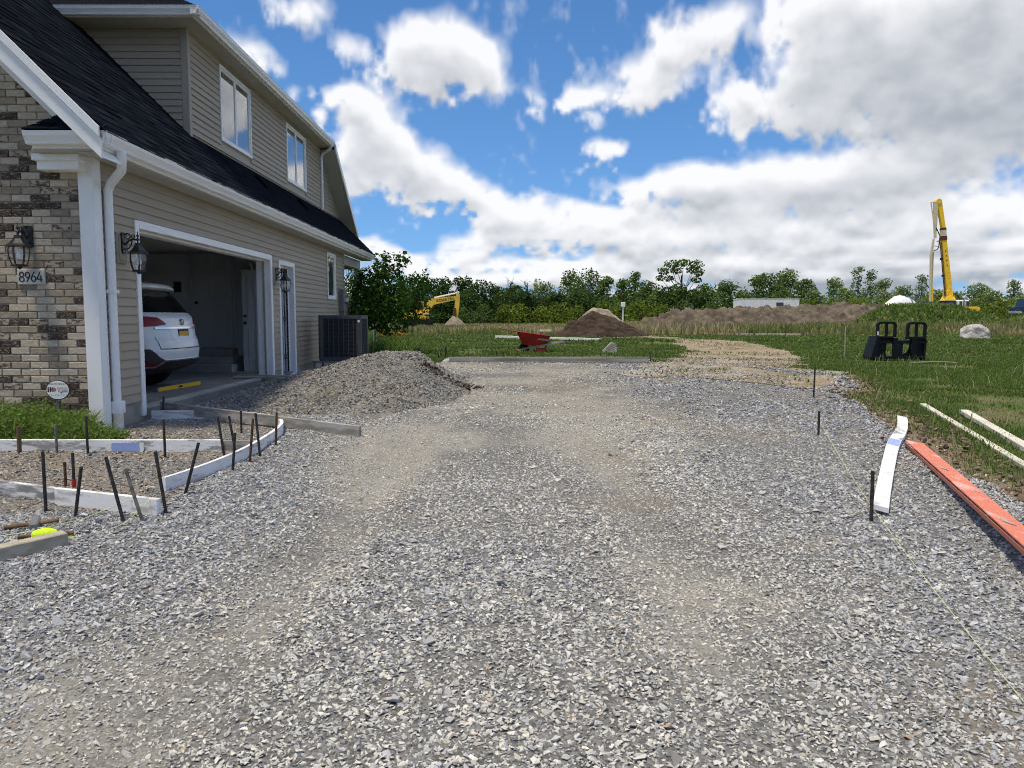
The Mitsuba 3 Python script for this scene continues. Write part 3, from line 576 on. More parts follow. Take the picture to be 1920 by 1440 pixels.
# the closed door to the house on the far garage wall, and its steps
ent = hp('inner_door', [bevel(-6.72, -6.66, 15.955, 16.0, .44, 2.56), bevel(-5.82, -5.76, 15.955, 16.0, .44, 2.56), bevel(-6.72, -5.76, 15.957, 16.0, 2.50, 2.56)], 'm_door')
panel_door(ent, False, -6.655, -5.825, .47, 2.495, 15.99, -1)
part(ent, 'knob', [lathe([(0, 0), (.03, .005), (.034, .03), (.02, .05), (0, .052)], 10, 'y', (-6.57, 15.89, 1.40))], 'm_dark', 40)
hp('garage_steps', [bevel(-6.9, -5.55, 15.05, 16.0, 0, .15), bevel(-6.9, -5.65, 15.36, 16.0, .15, .30), bevel(-6.9, -5.75, 15.67, 16.0, .30, .45)], 'm_concrete')
hp('thermostat', bevel(-7.05, -6.90, 15.96, 16.0, 1.62, 1.84), 'm_dark')
# side door: swung inwards, hinged on its far jamb
sd = hp('side_door_frame', [bevel(XW - .10, XW + .030, DY0 - .09, DY0, -.06, DZ + .09), bevel(XW - .10, XW + .030, DY1, DY1 + .09, -.06, DZ + .09), bevel(XW - .10, XW + .032, DY0 + .001, DY1 - .001, DZ, DZ + .092), box(-4.55, XW - .09, DY0 - .002, DY0 + .03, -.05, DZ), box(-4.55, XW - .09, DY1 - .03, DY1 + .002, -.05, DZ), box(-4.55, XW - .09, DY0, DY1, DZ - .03, DZ + .002)], 'm_white')
part(sd, 'sill', bevel(-4.56, XW + .05, DY0 - .01, DY1 + .01, -.10, -.045), 'm_white')
part(sd, 'weather_strip', box(-4.515, -4.49, DY1 - .05, DY1 - .029, -.04, DZ - .03), 'm_dark')
panel_door(sd, False, -5.40, -4.57, .0, 2.05, DY1 - .035, -1)
for zz in (.30, 1.06, 1.80): part(sd, 'hinge', box(-4.575, -4.535, DY1 - .075, DY1 - .034, zz - .05, zz + .05), 'm_boxgrey')
for zz, r_ in ((1.12, .028), (.98, .03)): part(sd, 'knob', [lathe([(0, 0), (r_, .004), (r_ * 1.05, .03), (r_ * .6, .055), (0, .057)], 10, 'y', (-5.33, DY1 - .14, zz))], 'm_dark', 40)
# small side window
def window(y0, y1, z0, z1, x, name, mull, fr=.055, glass='m_coated_glass', reveal=.10, room=None, depth=.7):
    k = hp(name, [bevel(x - .03, x + .034, y0 - fr, y0, z0 - fr, z1 + fr), bevel(x - .03, x + .034, y1, y1 + fr, z0 - fr, z1 + fr), bevel(x - .03, x + .036, y0 + .001, y1 - .001, z1, z1 + fr), bevel(x - .03, x + .036, y0 + .001, y1 - .001, z0 - fr, z0)], 'm_white')
    n = 2 if mull else 1; w = (y1 - y0) / n
    for i in range(n):
        a, b = y0 + w * i, y0 + w * (i + 1)
        part(k, 'sash', [bevel(x - .02, x + .016, a + .002, a + .035, z0 + .002, z1 - .002), bevel(x - .02, x + .016, b - .035, b - .002, z0 + .002, z1 - .002), bevel(x - .02, x + .017, a + .035, b - .035, z0 + .002, z0 + .04), bevel(x - .02, x + .017, a + .035, b - .035, z1 - .04, z1 - .002)], 'm_white')
        part(k, 'pane', trimesh.Trimesh([(x, a + .03, z0 + .03), (x, b - .03, z0 + .03), (x, b - .03, z1 - .03), (x, a + .03, z1 - .03)], [[0, 1, 2], [0, 2, 3]], process=False), glass)
    if room: part(k, 'room_recess', [box(x - depth - .02, x - depth, y0 - .3, y1 + .3, z0 - .3, z1 + .3), box(x - depth, x - .03, y0 - .32, y0 - .3, z0 - .3, z1 + .3), box(x - depth, x - .03, y1 + .3, y1 + .32, z0 - .3, z1 + .3), box(x - depth, x - .03, y0 - .3, y1 + .3, z1 + .3, z1 + .32), box(x - depth, x - .03, y0 - .3, y1 + .3, z0 - .32, z0 - .3)], room)
    return k
window(WY0, WY1, WZ0, WZ1, XW, 'side_window', False, room='m_drywall')
hp('window_trim', [box(XW - .002, XW + .02, WY0 - .095, WY0 - .056, WZ0 - .09, WZ1 + .09)], 'm_tan_trim')

# ---- dormer
XD, YD0, YD1, ZD0, ZD1 = -4.986, 12.04, 22.6, 3.93, 5.55
W1, W2, WB, WT = (13.37, 14.82), (17.23, 18.72), 4.17, 5.36
def yend(z): return 20.40 + (5.48 - z) * (2.2 / 1.55)
dorm = hp('dormer_wall', [prism([(YD0 + .02, ZD0 - .25), (22.7, ZD0 - .25), (22.4, ZD0 + .1), (20.42, 5.45), (20.42, 5.60), (YD0 + .02, 5.60)], 'yz', XD - .09, XD - .003), box(-7.2, XD - .01, YD0 + .02, YD0 + .10, 3.6, 5.60)], 'm_tan_trim')
# windows need real openings in that wall
dm_ = to_m3(prism([(YD0 + .02, ZD0 - .25), (22.7, ZD0 - .25), (22.4, ZD0 + .1), (20.42, 5.45), (20.42, 5.60), (YD0 + .02, 5.60)], 'yz', XD - .09, XD - .003))
for w0, w1 in (W1, W2): dm_ = dm_ - to_m3(box(XD - .2, XD + .1, w0, w1, WB, WT))
put(dorm, cat([from_m3(dm_), box(-7.2, XD - .01, YD0 + .02, YD0 + .10, 3.6, 5.60)]), 'm_tan_trim')
for k in range(17):
    za = ZD0 + .02 + E0 * k; zb = min(za + E0, ZD1)
    if zb - za < .03: continue
    cuts = [(w[0] - .04, w[1] + .04) for w in (W1, W2) if za < WT + .03 and zb > WB - .03]; y = YD0 + .09
    for c0, c1 in cuts + [(min(yend(zb), 22.45), None)]:
        courses(dorm, y, c0, za, zb, XD); y = c1
    xl = -3.97 - (zb - 2.95) - .05            # the cheek facing the street, cut by the roof
    if xl < XD - .12:
        p = plank(-(XD - .085), -xl, za, zb, 0.0); v = np.asarray(p.vertices); part(dorm, 'siding_plank', fixwind(trimesh.Trimesh(np.c_[-v[:, 1], YD0 + .02 - v[:, 0], v[:, 2]], np.asarray(p.faces)[:, ::-1], process=False)), 'm_siding')
hp('corner_trim', [bevel(XD - .085, XD + .024, YD0 - .006, YD0 + .09, 3.75, ZD1 + .01)], 'm_tan_trim')
window(*W1, WB, WT, XD, 'dormer_window', True, .045, room='m_drywall', depth=.9); window(*W2, WB, WT, XD, 'dormer_window', True, .045, room='m_drywall', depth=.9)

# ---- gutters, fascia, soffits
GP = [(0, 0), (.072, 0), (.082, .03), (.110, .075), (.116, .108), (.122, .12), (.108, .123), (.100, .112), (.068, .014), (.008, .012), (.006, .12), (0, .12)]
def gutter_y(x_out, y0, y1, ztop): return prism([(x_out - .122 + a, ztop - .12 + b) for a, b in GP], 'xz', y0, y1)
def gutter_x(y_out, x0, x1, ztop): m = prism([(y_out + .122 - a, ztop - .12 + b) for a, b in GP], 'yz', x0, x1); return m
hp('lower_gutter', [gutter_y(-3.97, 7.625, 22.6, 2.92)], 'm_white'); hp('return_gutter', [gutter_x(7.62, -4.80, -3.972, 2.921)], 'm_white')
hp('upper_gutter', [gutter_y(-4.566, 11.512, 20.23, 5.65)], 'm_white'); hp('upper_return_gutter', [gutter_x(11.51, -6.75, -4.568, 5.651)], 'm_white')
hp('fascia', [box(-4.115, -4.093, 7.74, 22.6, 2.77, 2.94), box(-4.78, -4.095, 7.743, 7.765, 2.772, 2.94), box(-4.71, -4.689, 11.63, 20.23, 5.52, 5.66), box(-6.75, -4.69, 11.633, 11.655, 5.522, 5.66)], 'm_white')
sof = hp('soffit', [box(XW - .003, -4.10, 7.76, 22.6, 2.757, 2.772), box(-4.80, XW - .004, 7.76, YC - .03, 2.757, 2.772), box(XD - .004, -4.70, 11.64, 20.4, 5.515, 5.53), box(-6.7, XD - .005, 11.64, YD0 + .03, 5.515, 5.53)], 'm_soffit')
for k in range(48): part(sof, 'soffit_panel', box(-4.385, -4.12, 7.8 + .305 * k, 7.8 + .305 * k + .296, 2.750, 2.7565), 'm_soffit')
hp('frieze_box', [bevel(-4.86, -4.43, 7.93, 8.10, 2.60, 2.70), bevel(-4.89, -4.41, 7.89, 8.10, 2.69, 2.757)], 'm_white')
# ---- downspouts
ds = hp('downspout', [tube([(-4.035, 8.02, 2.81), (-4.035, 8.03, 2.70), (-4.06, 8.07, 2.62), (-4.28, 8.27, 2.52), (-4.335, 8.30, 2.45), (-4.338, 8.30, 2.2), (-4.338, 8.30, .12)], .047, 12)], 'm_white', 40)
part(ds, 'adapter', [bevel(-4.40, -4.275, 8.24, 8.365, .03, .17, .01)], 'm_white'); part(ds, 'drain_pipe', [lathe([(.058, -.3), (.058, .06)], 18, 'z', (-4.336, 8.30, 0))], 'm_pvc', True)
part(ds, 'strap', bevel(-4.393, -4.283, 8.245, 8.355, 1.35, 1.39, .004), 'm_white')
hp('upper_downspout', [tube([(-4.63, 20.05, 5.54), (-4.66, 20.07, 5.46), (-4.90, 20.22, 5.36), (-4.945, 20.25, 5.28), (-4.945, 20.25, 3.92)], .038, 10)], 'm_white', 40)

# ---- roofs
def slab(x0, x1, y0, y1, zf, t=.10):
    return hull([(x, y, zf(x) - d) for x in (x0, x1) for y in (y0, y1) for d in (0, t)])
ROOF = lambda x: 2.93 + (-4.0 - x)
rf = hp('main_roof', [slab(-4.02, -9.0, 7.60, YD0 + .03, ROOF), slab(-4.02, -5.02, YD0 + .03, 22.62, ROOF), hull([(x, y, 2.93 + (x + 14) - d) for x in (-14, -9) for y in (7.6, 22.6) for d in (0, .1)])], 'm_roof')
S2 = math.sqrt(.5); tabs = []
for y0, y1, smax, s0 in ((7.60, 12.05, 4.75, 0), (12.05, 22.62, 1.36, 1)):
    k = 0
    while .143 * k < smax:
        s = .143 * k - .03; y = y0 - (R.uniform(0, .28) if True else 0)
        while y < y1:
            w = R.choice([.17, .22, .30, .34]); a, b = max(y, y0) + .003, min(y + w, y1) - .003; y += w
            if b - a < .03: continue
            th = R.uniform(.006, .016); e = R.uniform(0, .012)
            P = lambda s_, h_: (-4.0 - s_ * S2 + h_ * S2, 2.93 + s_ * S2 + h_ * S2)
            q = [P(s - e, .002), P(s + .15, .001), P(s - e, th), P(s + .15, .004)]
            cx, cz = q[2]; tabs.append(((b - a) / ((cx ** 2 + a ** 2 + (cz - 1) ** 2) ** .5), hull([(x, yy, z) for x, z in q for yy in (a, b)])))
        k += 1
tabs.sort(key=lambda t: -t[0])
for i, (_, m) in enumerate(tabs[:300]): part(rf, 'shingle', m, f'm_shingle_{R.integers(0, 3)}')
part(rf, 'far_shingles', cat([m for _, m in tabs[300:]]), 'm_shingle_1', kind='stuff')
for y in (14.55, 17.4): hp('roof_vent', [hull([(-4.50 - d * S2, y + w, ROOF(-4.50 - d * S2) + h) for d, h in ((0, .004), (.06, .055), (.30, .085), (.40, .004)) for w in (-.17, .17)])], 'm_shingle_0')
hp('upper_roof', [hull([(-4.60, 11.54, 5.655), (-4.60, 20.23, 5.655), (-6.80, 11.54, 5.655), (-9, 13.8, 7.92), (-9, 17.0, 7.92), (-9, 20.23, 5.70)])], 'm_roof')
RS = (5.63 - 3.62) / (23.05 - 20.22)
hp('rear_roof', [hull([(x, y, 5.66 - RS * (y - 20.22) - d) for x in (-4.58, -9) for y in (20.22, 23.06) for d in (0, .06)])], 'm_roof')
hp('rear_rake', [hull([(x, y, 5.60 - RS * (y - 20.22) - d) for x in (-4.59, -4.555) for y in (20.23, 23.05) for d in (0, .17)])], 'm_white')
hp('rear_soffit', [hull([(x, y, 5.47 - RS * (y - 20.22) - d) for x in (-4.60, XD - .05) for y in (20.23, 23.0) for d in (0, .02)])], 'm_soffit')
# porch behind the house: beam, post and screen
hp('porch_beam', [bevel(-4.56, -4.42, YE + .03, 22.5, 2.50, 2.755), bevel(-7, -4.56, 22.36, 22.5, 2.50, 2.755), box(-9, -4.57, YE, 22.4, 2.74, 2.757)], 'm_soffit')
hp('porch_post', bevel(-4.56, -4.44, 22.38, 22.5, -.1, 2.5), 'm_white')
hp('porch_screen', [bevel(-4.62, -4.54, YE + .04, 21.5, -.3, 1.62)], 'm_tan_panel')
hp('rear_wall', [box(-11, -4.56, YE - .12, YE, -.4, 2.75)], 'm_siding')

# ---- brick gable front: every brick laid
bw = hp('brick_wall', [prism([(-12.2, -.5), (-4.40, -.5), (-4.40, 2.76), (-4.6, 3.43), (-9, 7.83), (-12.2, 4.63)], 'xz', YC + .012, YC + .12)], 'm_mortar')
def brick(x0, x1, z0, z1, proud):
    b = .005; f, k = YC - proud, YC + .02
    v = [(x0, k, z0), (x1, k, z0), (x1, k, z1), (x0, k, z1), (x0, f + b, z0), (x1, f + b, z0), (x1, f + b, z1), (x0, f + b, z1), (x0 + b, f, z0 + b), (x1 - b, f, z0 + b), (x1 - b, f, z1 - b), (x0 + b, f, z1 - b)]
    fc = []
    for o in (0, 4):
        for j in range(4): a_, b_ = o + j, o + (j + 1) % 4; fc += [(a_, b_, b_ + 4), (a_, b_ + 4, a_ + 4)]
    fc += [(8, 9, 10), (8, 10, 11)]
    return trimesh.Trimesh(v, fc, process=False)
rows, rest = [], []
rb = random.Random(5)
for r in range(88):
    z0 = -.22 + .0765 * r; x = -4.420 - (0 if r % 2 else .10) - rb.uniform(0, .012)
    pass
    while x > -9.5:
        x0 = x - .203
        if z0 + .067 < 2.93 + (-4.0 - x) - .16: rows.append((x0, x - .0095, z0))
        x = x0
rows.sort(key=lambda q: abs(q[0] + 4.9) + .12 * abs(q[2] - 1.3)); seen = 0
for x0, x1, z0 in rows:
    zt = z0 + .067 + rb.uniform(-.002, .002); m = brick(x0, x1, z0, zt, rb.uniform(0, .006))
    px = 957 + 1417 * x1 / 8.1
    pick = rb.choices(range(5), [.38, .22, .20, .10, .10])[0]
    if px > -15 and 596 - 1417 * (z0 - 1.05) / 8.1 > -30 and seen < 300 and z0 > -.1: part(bw, 'brick', m, f'm_brick_{pick}'); seen += 1
    else: rest.append((pick, m))
for i in range(5):
    q = [m for k, m in rest if k == i]
    if q: part(bw, 'outer_bricks', cat(q), f'm_brick_{i}', kind='stuff')
# rake boards of the gable, and the little return roof
def rake(y0, y1, hi, lo, xe=-4.02, xtop=-9.0, cut=None):
    """board along the 45 degree gable edge, between heights hi and lo measured down from the roof surface"""
    f = lambda x, d: (x, ROOF(x) - d)
    xe2 = cut if cut else xe
    return prism([f(xe, hi), f(xtop, hi), f(xtop, lo), f(xe2 if cut else xe, lo)], 'xz', y0, y1)
hp('rake_board', [rake(7.605, 7.635, .03, .30)], 'm_white'); hp('rake_crown', [rake(7.575, 7.604, .0, .10), rake(7.590, 7.604, .11, .14)], 'm_white')
hp('rake_soffit', [rake(7.636, 8.09, .27, .29)], 'm_white')
hp('rake_frieze', [prism([(-4.42, ROOF(-4.42) - .30), (-9, ROOF(-9) - .30), (-9, ROOF(-9) - .50), (-4.68, ROOF(-4.68) - .50), (-4.60, ROOF(-4.68) - .50), (-4.42, ROOF(-4.60) - .50)], 'xz', 8.02, 8.095)], 'm_white')
hp('return_roof', [hull([(-4.80, 7.64, 2.925), (-4.02, 7.64, 2.925), (-4.02, 8.09, 2.94), (-4.85, 8.09, 2.94), (-4.62, 8.09, 3.20), (-4.35, 8.09, 3.20)])], 'm_roof')
for k in range(3):
    t0, t1 = k / 3, (k + 1) / 3; L = lambda t, a, b: a + (b - a) * t
    for s in range(3):
        xa, xb = L(t0, -4.81, -4.63), L(t0, -4.02, -4.36); w = (xb - xa) / 3
        yy0, yy1, zz0, zz1 = L(t0, 7.63, 8.085), L(t1, 7.64, 8.085), L(t0, 2.93, 3.205), L(t1, 2.93, 3.205)
        hp('return_shingle', hull([(xa + w * s + .003, yy0, zz0), (xa + w * (s + 1) - .003, yy0, zz0), (xa + w * s + .003, yy0, zz0 + .014), (xa + w * (s + 1) - .003, yy0, zz0 + .014), (xa + w * s + .02, yy1, zz1), (xa + w * (s + 1) - .02, yy1, zz1)]), f'm_shingle_{(k + s) % 3}')
# unseen remainder of the house volume
hp('rear_volume', [box(-13.9, -11.2, 8.2, 20, -.4, 2.7)], 'm_siding')
for y in (8.60, 14.16):
    k = hp('lantern_block', [bevel(XW, XW + .040, y - .105, y + .105, 1.69, 2.03, .012), bevel(XW + .03, XW + .052, y - .075, y + .075, 1.72, 2.0, .006)], 'm_tan_trim')

# ------------------------------------------------------------------ wall lanterns
def lantern(name, label, x, y, z, out, group='black carriage lanterns on the house walls'):
    """mount point (x, y, z), out: unit horizontal direction away from the wall"""
    k = thing(name, label, 'lantern', group); o = np.array([*out, 0.]); sd_ = np.array([-out[1], out[0], 0.]); U = np.array([0, 0, 1.]); B = np.array([x, y, z])
    at = lambda a, b, c: B + o * a + sd_ * b + U * c
    M = np.eye(4); M[:3, 0], M[:3, 1], M[:3, 2], M[:3, 3] = o, sd_, U, B
    bp = [(.0, .012)] + [(0, 0)]
    pl = Polygon([(-.04, -.115), (.04, -.115), (.055, -.09), (.055, .09), (.04, .115), (-.04, .115), (-.055, .09), (-.055, -.09)])
    part(k, 'backplate', facing(trimesh.creation.extrude_polygon(pl, .022, engine='earcut'), B - o * 0.0, sd_, U), 'm_black_metal')
    part(k, 'arm', [tube([at(.02, 0, -.02), at(.07, 0, .03), at(.12, 0, .045), at(.165, 0, .03), at(.165, 0, -.01)], .011, 8), tube([at(.02, 0, -.07), at(.06, 0, -.06), at(.09, 0, -.02), at(.10, 0, .03)], .007, 6),
                    tube([at(.05 + .032 * math.cos(t) , 0, .075 + .032 * math.sin(t)) for t in np.linspace(-1.8, 3.9, 12)], .007, 6), tube([at(.115 + .02 * math.cos(t), 0, .072 + .02 * math.sin(t)) for t in np.linspace(4.5, -.8, 9)], .006, 6)], 'm_black_metal', 60)
    ax = lambda m: xf(m, [[o[0], sd_[0], 0, at(.165, 0, 0)[0]], [o[1], sd_[1], 0, at(.165, 0, 0)[1]], [0, 0, 1, z], [0, 0, 0, 1]])
    part(k, 'finial', ax(lathe([(0, .135), (.006, .12), (.004, .10), (.014, .085), (.016, .075), (.005, .06), (.018, .045), (.02, .035), (.006, .025), (.006, .0)], 10)), 'm_black_metal', 50)
    part(k, 'lamp_roof', ax(lathe([(.0, .005), (.035, .0), (.045, -.035), (.085, -.085), (.118, -.105), (.120, -.115), (.10, -.118), (0, -.112)], 6)), 'm_black_metal')
    prof = [(.088, -.118), (.094, -.15), (.092, -.20), (.080, -.26), (.062, -.305)]
    bars = []
    for i in range(6):
        t = i * math.pi / 3; bars.append(ax(tube([(r * math.cos(t), r * math.sin(t), h) for r, h in prof], .0065, 5)))
    part(k, 'cage', bars, 'm_black_metal', 50)
    part(k, 'glass', ax(lathe([(r * .985, h) for r, h in prof], 6)), 'm_glass')
    part(k, 'base', ax(lathe([(0, -.298), (.072, -.300), (.082, -.308), (.078, -.318), (.03, -.325), (.012, -.345), (0, -.35)], 6)), 'm_black_metal')
    part(k, 'bulb', ax(lathe([(0, -.250), (.02, -.245), (.031, -.225), (.030, -.205), (.018, -.175), (.014, -.15), (.014, -.12)], 12)), 'm_white_paint', True)
    return k
lantern('wall_lantern', 'black carriage lantern on the brick wall above the house number', -5.09, 8.095, 1.935, (0, -1))
lantern('wall_lantern', 'black carriage lantern on the siding left of the open garage', -4.345, 8.60, 1.92, (1, 0))
lantern('wall_lantern', 'black carriage lantern between the garage opening and the side door', -4.345, 14.16, 1.89, (1, 0))

# ------------------------------------------------------------------ house number, alarm sign
k = thing('number_plaque', 'pale stone plaque reading 8964 under the lantern on the brick', 'house number')
part(k, 'plate', bevel(-5.215, -4.925, 8.072, 8.10, 1.435, 1.60, .006), 'm_plaque')
for i, ch in enumerate('8964'):
    t = centre_text(ch, .105, False); v = np.array(t.vertices); v[:, 0] *= .82; t = trimesh.Trimesh(v, t.faces, process=False)
    part(k, 'digit', facing(t, (-5.165 + .0625 * i, 8.0705, 1.517), (1, 0, 0), (0, 0, 1)), 'm_ink')
k = thing('yard_sign', 'small round alarm company sign on a stake in the weeds', 'sign'); sx, sy, sz = -4.72, 7.86, .335
def disc_m(rx, rz, y0, y1): a = np.linspace(0, 2 * np.pi, 41)[:-1]; return prism(np.c_[sx + rx * np.cos(a), sz + rz * np.sin(a)], 'xz', y0, y1)
part(k, 'rim', disc_m(.124, .104, sy, sy + .012), 'm_black_metal'); part(k, 'face', disc_m(.116, .096, sy - .003, sy + .002), 'm_sticker')
part(k, 'stake', bevel(sx - .03, sx - .008, sy + .012, sy + .020, -.3, sz + .02, .002), 'm_boxgrey')
def onsign(s, h, dx, dz, mat='m_ink', bold=True, name='lettering', sc=1.0):
    t = centre_text(s, h, bold, .001); v = np.array(t.vertices); v[:, 0] *= sc; part(k, name, facing(trimesh.Trimesh(v, t.faces, process=False), (sx + dx, sy - .0032, sz + dz), (1, 0, 0), (0, 0, 1)), mat)
onsign('PROTECTED BY', .017, 0, .062, 'm_boxgrey'); onsign('KEPCO', .024, .052, .014, 'm_logo_red', sc=.95); onsign('ALARM', .022, .052, -.014, sc=.95); onsign('INC.', .010, .044, -.031, sc=1.1); onsign('716 \u2022 626-1115', .018, -.005, -.055, 'm_boxgrey', False)
lk = lambda pts: facing(trimesh.creation.extrude_polygon(Polygon(pts), .001, engine='earcut'), (sx - .062, sy - .0032, sz + .004), (1, 0, 0), (0, 0, 1))
part(k, 'emblem', [lk([(-.042, -.026), (-.028, -.026), (-.028, .026), (-.042, .026)]), lk([(-.020, -.026), (-.006, -.026), (-.006, .026), (-.020, .026)]), lk([(-.006, .002), (.008, .026), (.02, .026), (.004, .0), (.02, -.026), (.008, -.026), (-.006, -.002)])], 'm_ink')
part(k, 'emblem_dot', facing(trimesh.creation.extrude_polygon(Point(0, 0).buffer(.021), .0014, engine='earcut'), (sx - .036, sy - .0032, sz + .004), (1, 0, 0), (0, 0, 1)), 'm_logo_red')

# ------------------------------------------------------------------ sport utility car in the garage, tail to the door
cx0, cy0 = -4.88, 11.48
def car():
    k = thing('parked_car', 'white sport utility car parked nose-in in the garage', 'car')
    prof = [(-.12, .36), (-.03, .44), (0, .60), (-.03, .74), (-.07, .80), (-.09, .95), (-.10, 1.03), (-.13, 1.10), (-.22, 1.17), (-.40, 1.37), (-.52, 1.50), (-.42, 1.545), (-.44, 1.575), (-.8, 1.625), (-1.5, 1.655), (-2.1, 1.63), (-2.6, 1.53),
            (-3.3, 1.13), (-3.45, 1.08), (-4.1, 1.01), (-4.45, .90), (-4.63, .72), (-4.66, .50), (-4.58, .30), (-4.3, .24), (-.5, .24)]
    m = to_m3(prism(prof, 'xz', -.935, .935)).refine_to_length(.055); t = from_m3(m); v = np.array(t.vertices)
    def shape(v):
        x, y, z = v.T; s = np.clip((z - .98) / .66, 0, 1); w = 1 - .27 * s ** 1.25 - .06 * np.clip((.55 - z) / .3, 0, 1) ** 2 + .0 * z
        rear = np.clip((x + .62) / .62, 0, 1.1); front = np.clip((-3.9 - x) / .76, 0, 1.1)
        w = w * (1 - .15 * rear ** 2.3 - .22 * front ** 2.3); u = np.abs(y) / .935
        x2 = x - .20 * u ** 3.2 * np.clip((x + .9) / .9, 0, 1) + .16 * u ** 3 * np.clip((-3.7 - x) / .9, 0, 1)
        z2 = z - .05 * u ** 3 * np.clip((z - 1.4) / .2, 0, 1)
        return np.c_[x2, y * w, z2]
    t = trimesh.Trimesh(shape(v), t.faces, process=False); trimesh.smoothing.filter_taubin(t, iterations=6)
    body = to_m3(t)
    def grow(d):
        q = from_m3(body); q = trimesh.Trimesh(q.vertices, q.faces, process=True); return to_m3(trimesh.Trimesh(q.vertices + q.vertex_normals * d, q.faces, process=False))
    skin = grow(.006); skin2 = grow(.012)
    put_ = lambda m: mv(from_m3(m) if hasattr(m, 'to_mesh') else m, cx0, cy0, 0)
    arches = [to_m3(lathe([(.36, -1.1), (.36, 1.1)], 28, 'y', (x, 0, .35))) for x in (-.98, -3.70)]
    arch = [m3.Manifold.cylinder(2.4, .385, .385, 32, True).rotate((90, 0, 0)).translate((x, 0, .345)) - m3.Manifold.cylinder(1.3, .39, .39, 32, True).rotate((90, 0, 0)).translate((x, 0, .345)) for x in (-.98, -3.70)]
    part(k, 'body', put_(body - arch[0] - arch[1]), 'm_carpaint', 35)
    P_ = lambda poly, a=-.9, b=.2: to_m3(prism(poly, 'yz', a, b))
    part(k, 'rear_window', put_(skin ^ P_([(-.80, 1.165), (.80, 1.165), (.80, 1.50), (-.80, 1.50)], -.78, .2)), 'm_tinted', 30)
    part(k, 'tailgate_seam', put_(skin ^ (P_([(-.66, .63), (.66, .63), (.70, .80), (.70, .815), (.655, .643), (-.655, .643), (-.70, .815), (-.70, .80)]))), 'm_dark', 30)
    for s in (-1, 1):
        part(k, 'taillight', put_(skin2 ^ P_([(s * .95, .95), (s * .70, .965), (s * .46, .99), (s * .60, 1.09), (s * .95, 1.12)][::s], -.55, .2)), 'm_redlens', 30)
        part(k, 'reflector', put_(skin2 ^ P_([(s * .86, .40), (s * .60, .40), (s * .60, .43), (s * .86, .43)][::-s], -.55, .2)), 'm_redlens', 30)
        part(k, 'side_window', put_(skin ^ to_m3(prism([(-.62, 1.17), (-.85, 1.50), (-1.6, 1.545), (-2.3, 1.48), (-3.0, 1.14), (-2.0, 1.11)], 'xz', *((.4, 1.2) if s > 0 else (-1.2, -.4))))), 'm_tinted', 30)
        part(k, 'side_cladding', put_(skin ^ to_m3(prism([(-.28, .52), (-.5, .78), (-1.1, .86), (-1.5, .5), (-3.2, .45), (-3.3, .24), (-.28, .24)], 'xz', *((.5, 1.2) if s > 0 else (-1.2, -.5))))), 'm_dark', 30)
    part(k, 'chrome_bar', put_(grow(.020) ^ P_([(-.70, .925), (.70, .925), (.70, .95), (-.70, .95)])), 'm_chrome', 30)
    part(k, 'lower_bumper', put_(grow(.010) ^ P_([(-.95, .20), (.95, .20), (.95, .66), (.80, .64), (.68, .52), (.58, .47), (-.58, .47), (-.68, .52), (-.80, .64), (-.95, .66)])), 'm_dark', 30)
    part(k, 'bumper_trim', put_(grow(.018) ^ P_([(-.93, .37), (-.70, .37), (-.60, .455), (.60, .455), (.70, .37), (.93, .37), (.93, .388), (.71, .388), (.61, .475), (-.61, .475), (-.71, .388), (-.93, .388)])), 'm_chrome', 30)
    pl = part(k, 'license_plate', mv(bevel(-.085, -.065, -.155, .155, .745, .905, .004), cx0, cy0, 0), 'm_plate')
    part(k, 'plate_frame', [mv(bevel(-.09, -.062, a, b, c, d, .003), cx0, cy0, 0) for a, b, c, d in ((-.17, -.153, .735, .915), (.153, .17, .735, .915), (-.153, .153, .735, .747), (-.153, .153, .886, .915))], 'm_navy')
    part(k, 'plate_recess', put_(skin ^ P_([(-.33, .72), (.33, .72), (.40, .92), (-.40, .92)], -.2, .2)), 'm_white_paint', 30)
    part(k, 'badge', [mv(lathe([(.0, -.062), (.045, -.064), (.05, -.075), (.05, -.09)], 18, 'x', (0, 0, 1.02)), cx0 - .01, cy0, 0)], 'm_chrome', 40)
    part(k, 'spoiler', put_(grow(.02) ^ to_m3(prism([(-.56, 1.49), (-.36, 1.53), (-.36, 1.60), (-.62, 1.64), (-.7, 1.58)], 'xz', -.64, .64))), 'm_carpaint', 30)
    part(k, 'roof_rail', [mv(tube([(-.75, s * .60, 1.60), (-.9, s * .60, 1.66), (-2.1, s * .60, 1.67), (-2.4, s * .60, 1.59)], .016, 6), cx0, cy0, 0) for s in (-1, 1)], 'm_chrome', 40)
    part(k, 'windscreen', put_(skin ^ P_([(-.62, 1.12), (.62, 1.12), (.55, 1.52), (-.55, 1.52)], -3.5, -2.55)), 'm_tinted', 30)
    for x in (-.98, -3.70):
        for s in (-1, 1):
            w = part(k, 'wheel', mv(lathe([(.20, -.11), (.30, -.115), (.340, -.09), (.345, 0), (.340, .09), (.30, .115), (.20, .11)], 28, 'y', (x, s * .80, .345)), cx0, cy0, 0), 'm_rubber', 40)
            part(w if w.count('__') < 2 else k, 'rim', mv(lathe([(0, -.10 * s + s * .19), (.06, s * .085), (.19, s * .075), (.215, s * .10)], 20, 'y', (x, s * .80, .345)), cx0, cy0, 0), 'm_steel', 40)
    part(k, 'mirror', [mv(bevel(-3.05, -2.92, s * 1.0 - .08, s * 1.0 + .08, 1.06, 1.2, .03), cx0, cy0, 0) for s in (-1, 1)], 'm_carpaint')
    return k
car()
lv = thing('spirit_level', 'yellow spirit level lying on the garage slab behind the car', 'spirit level')
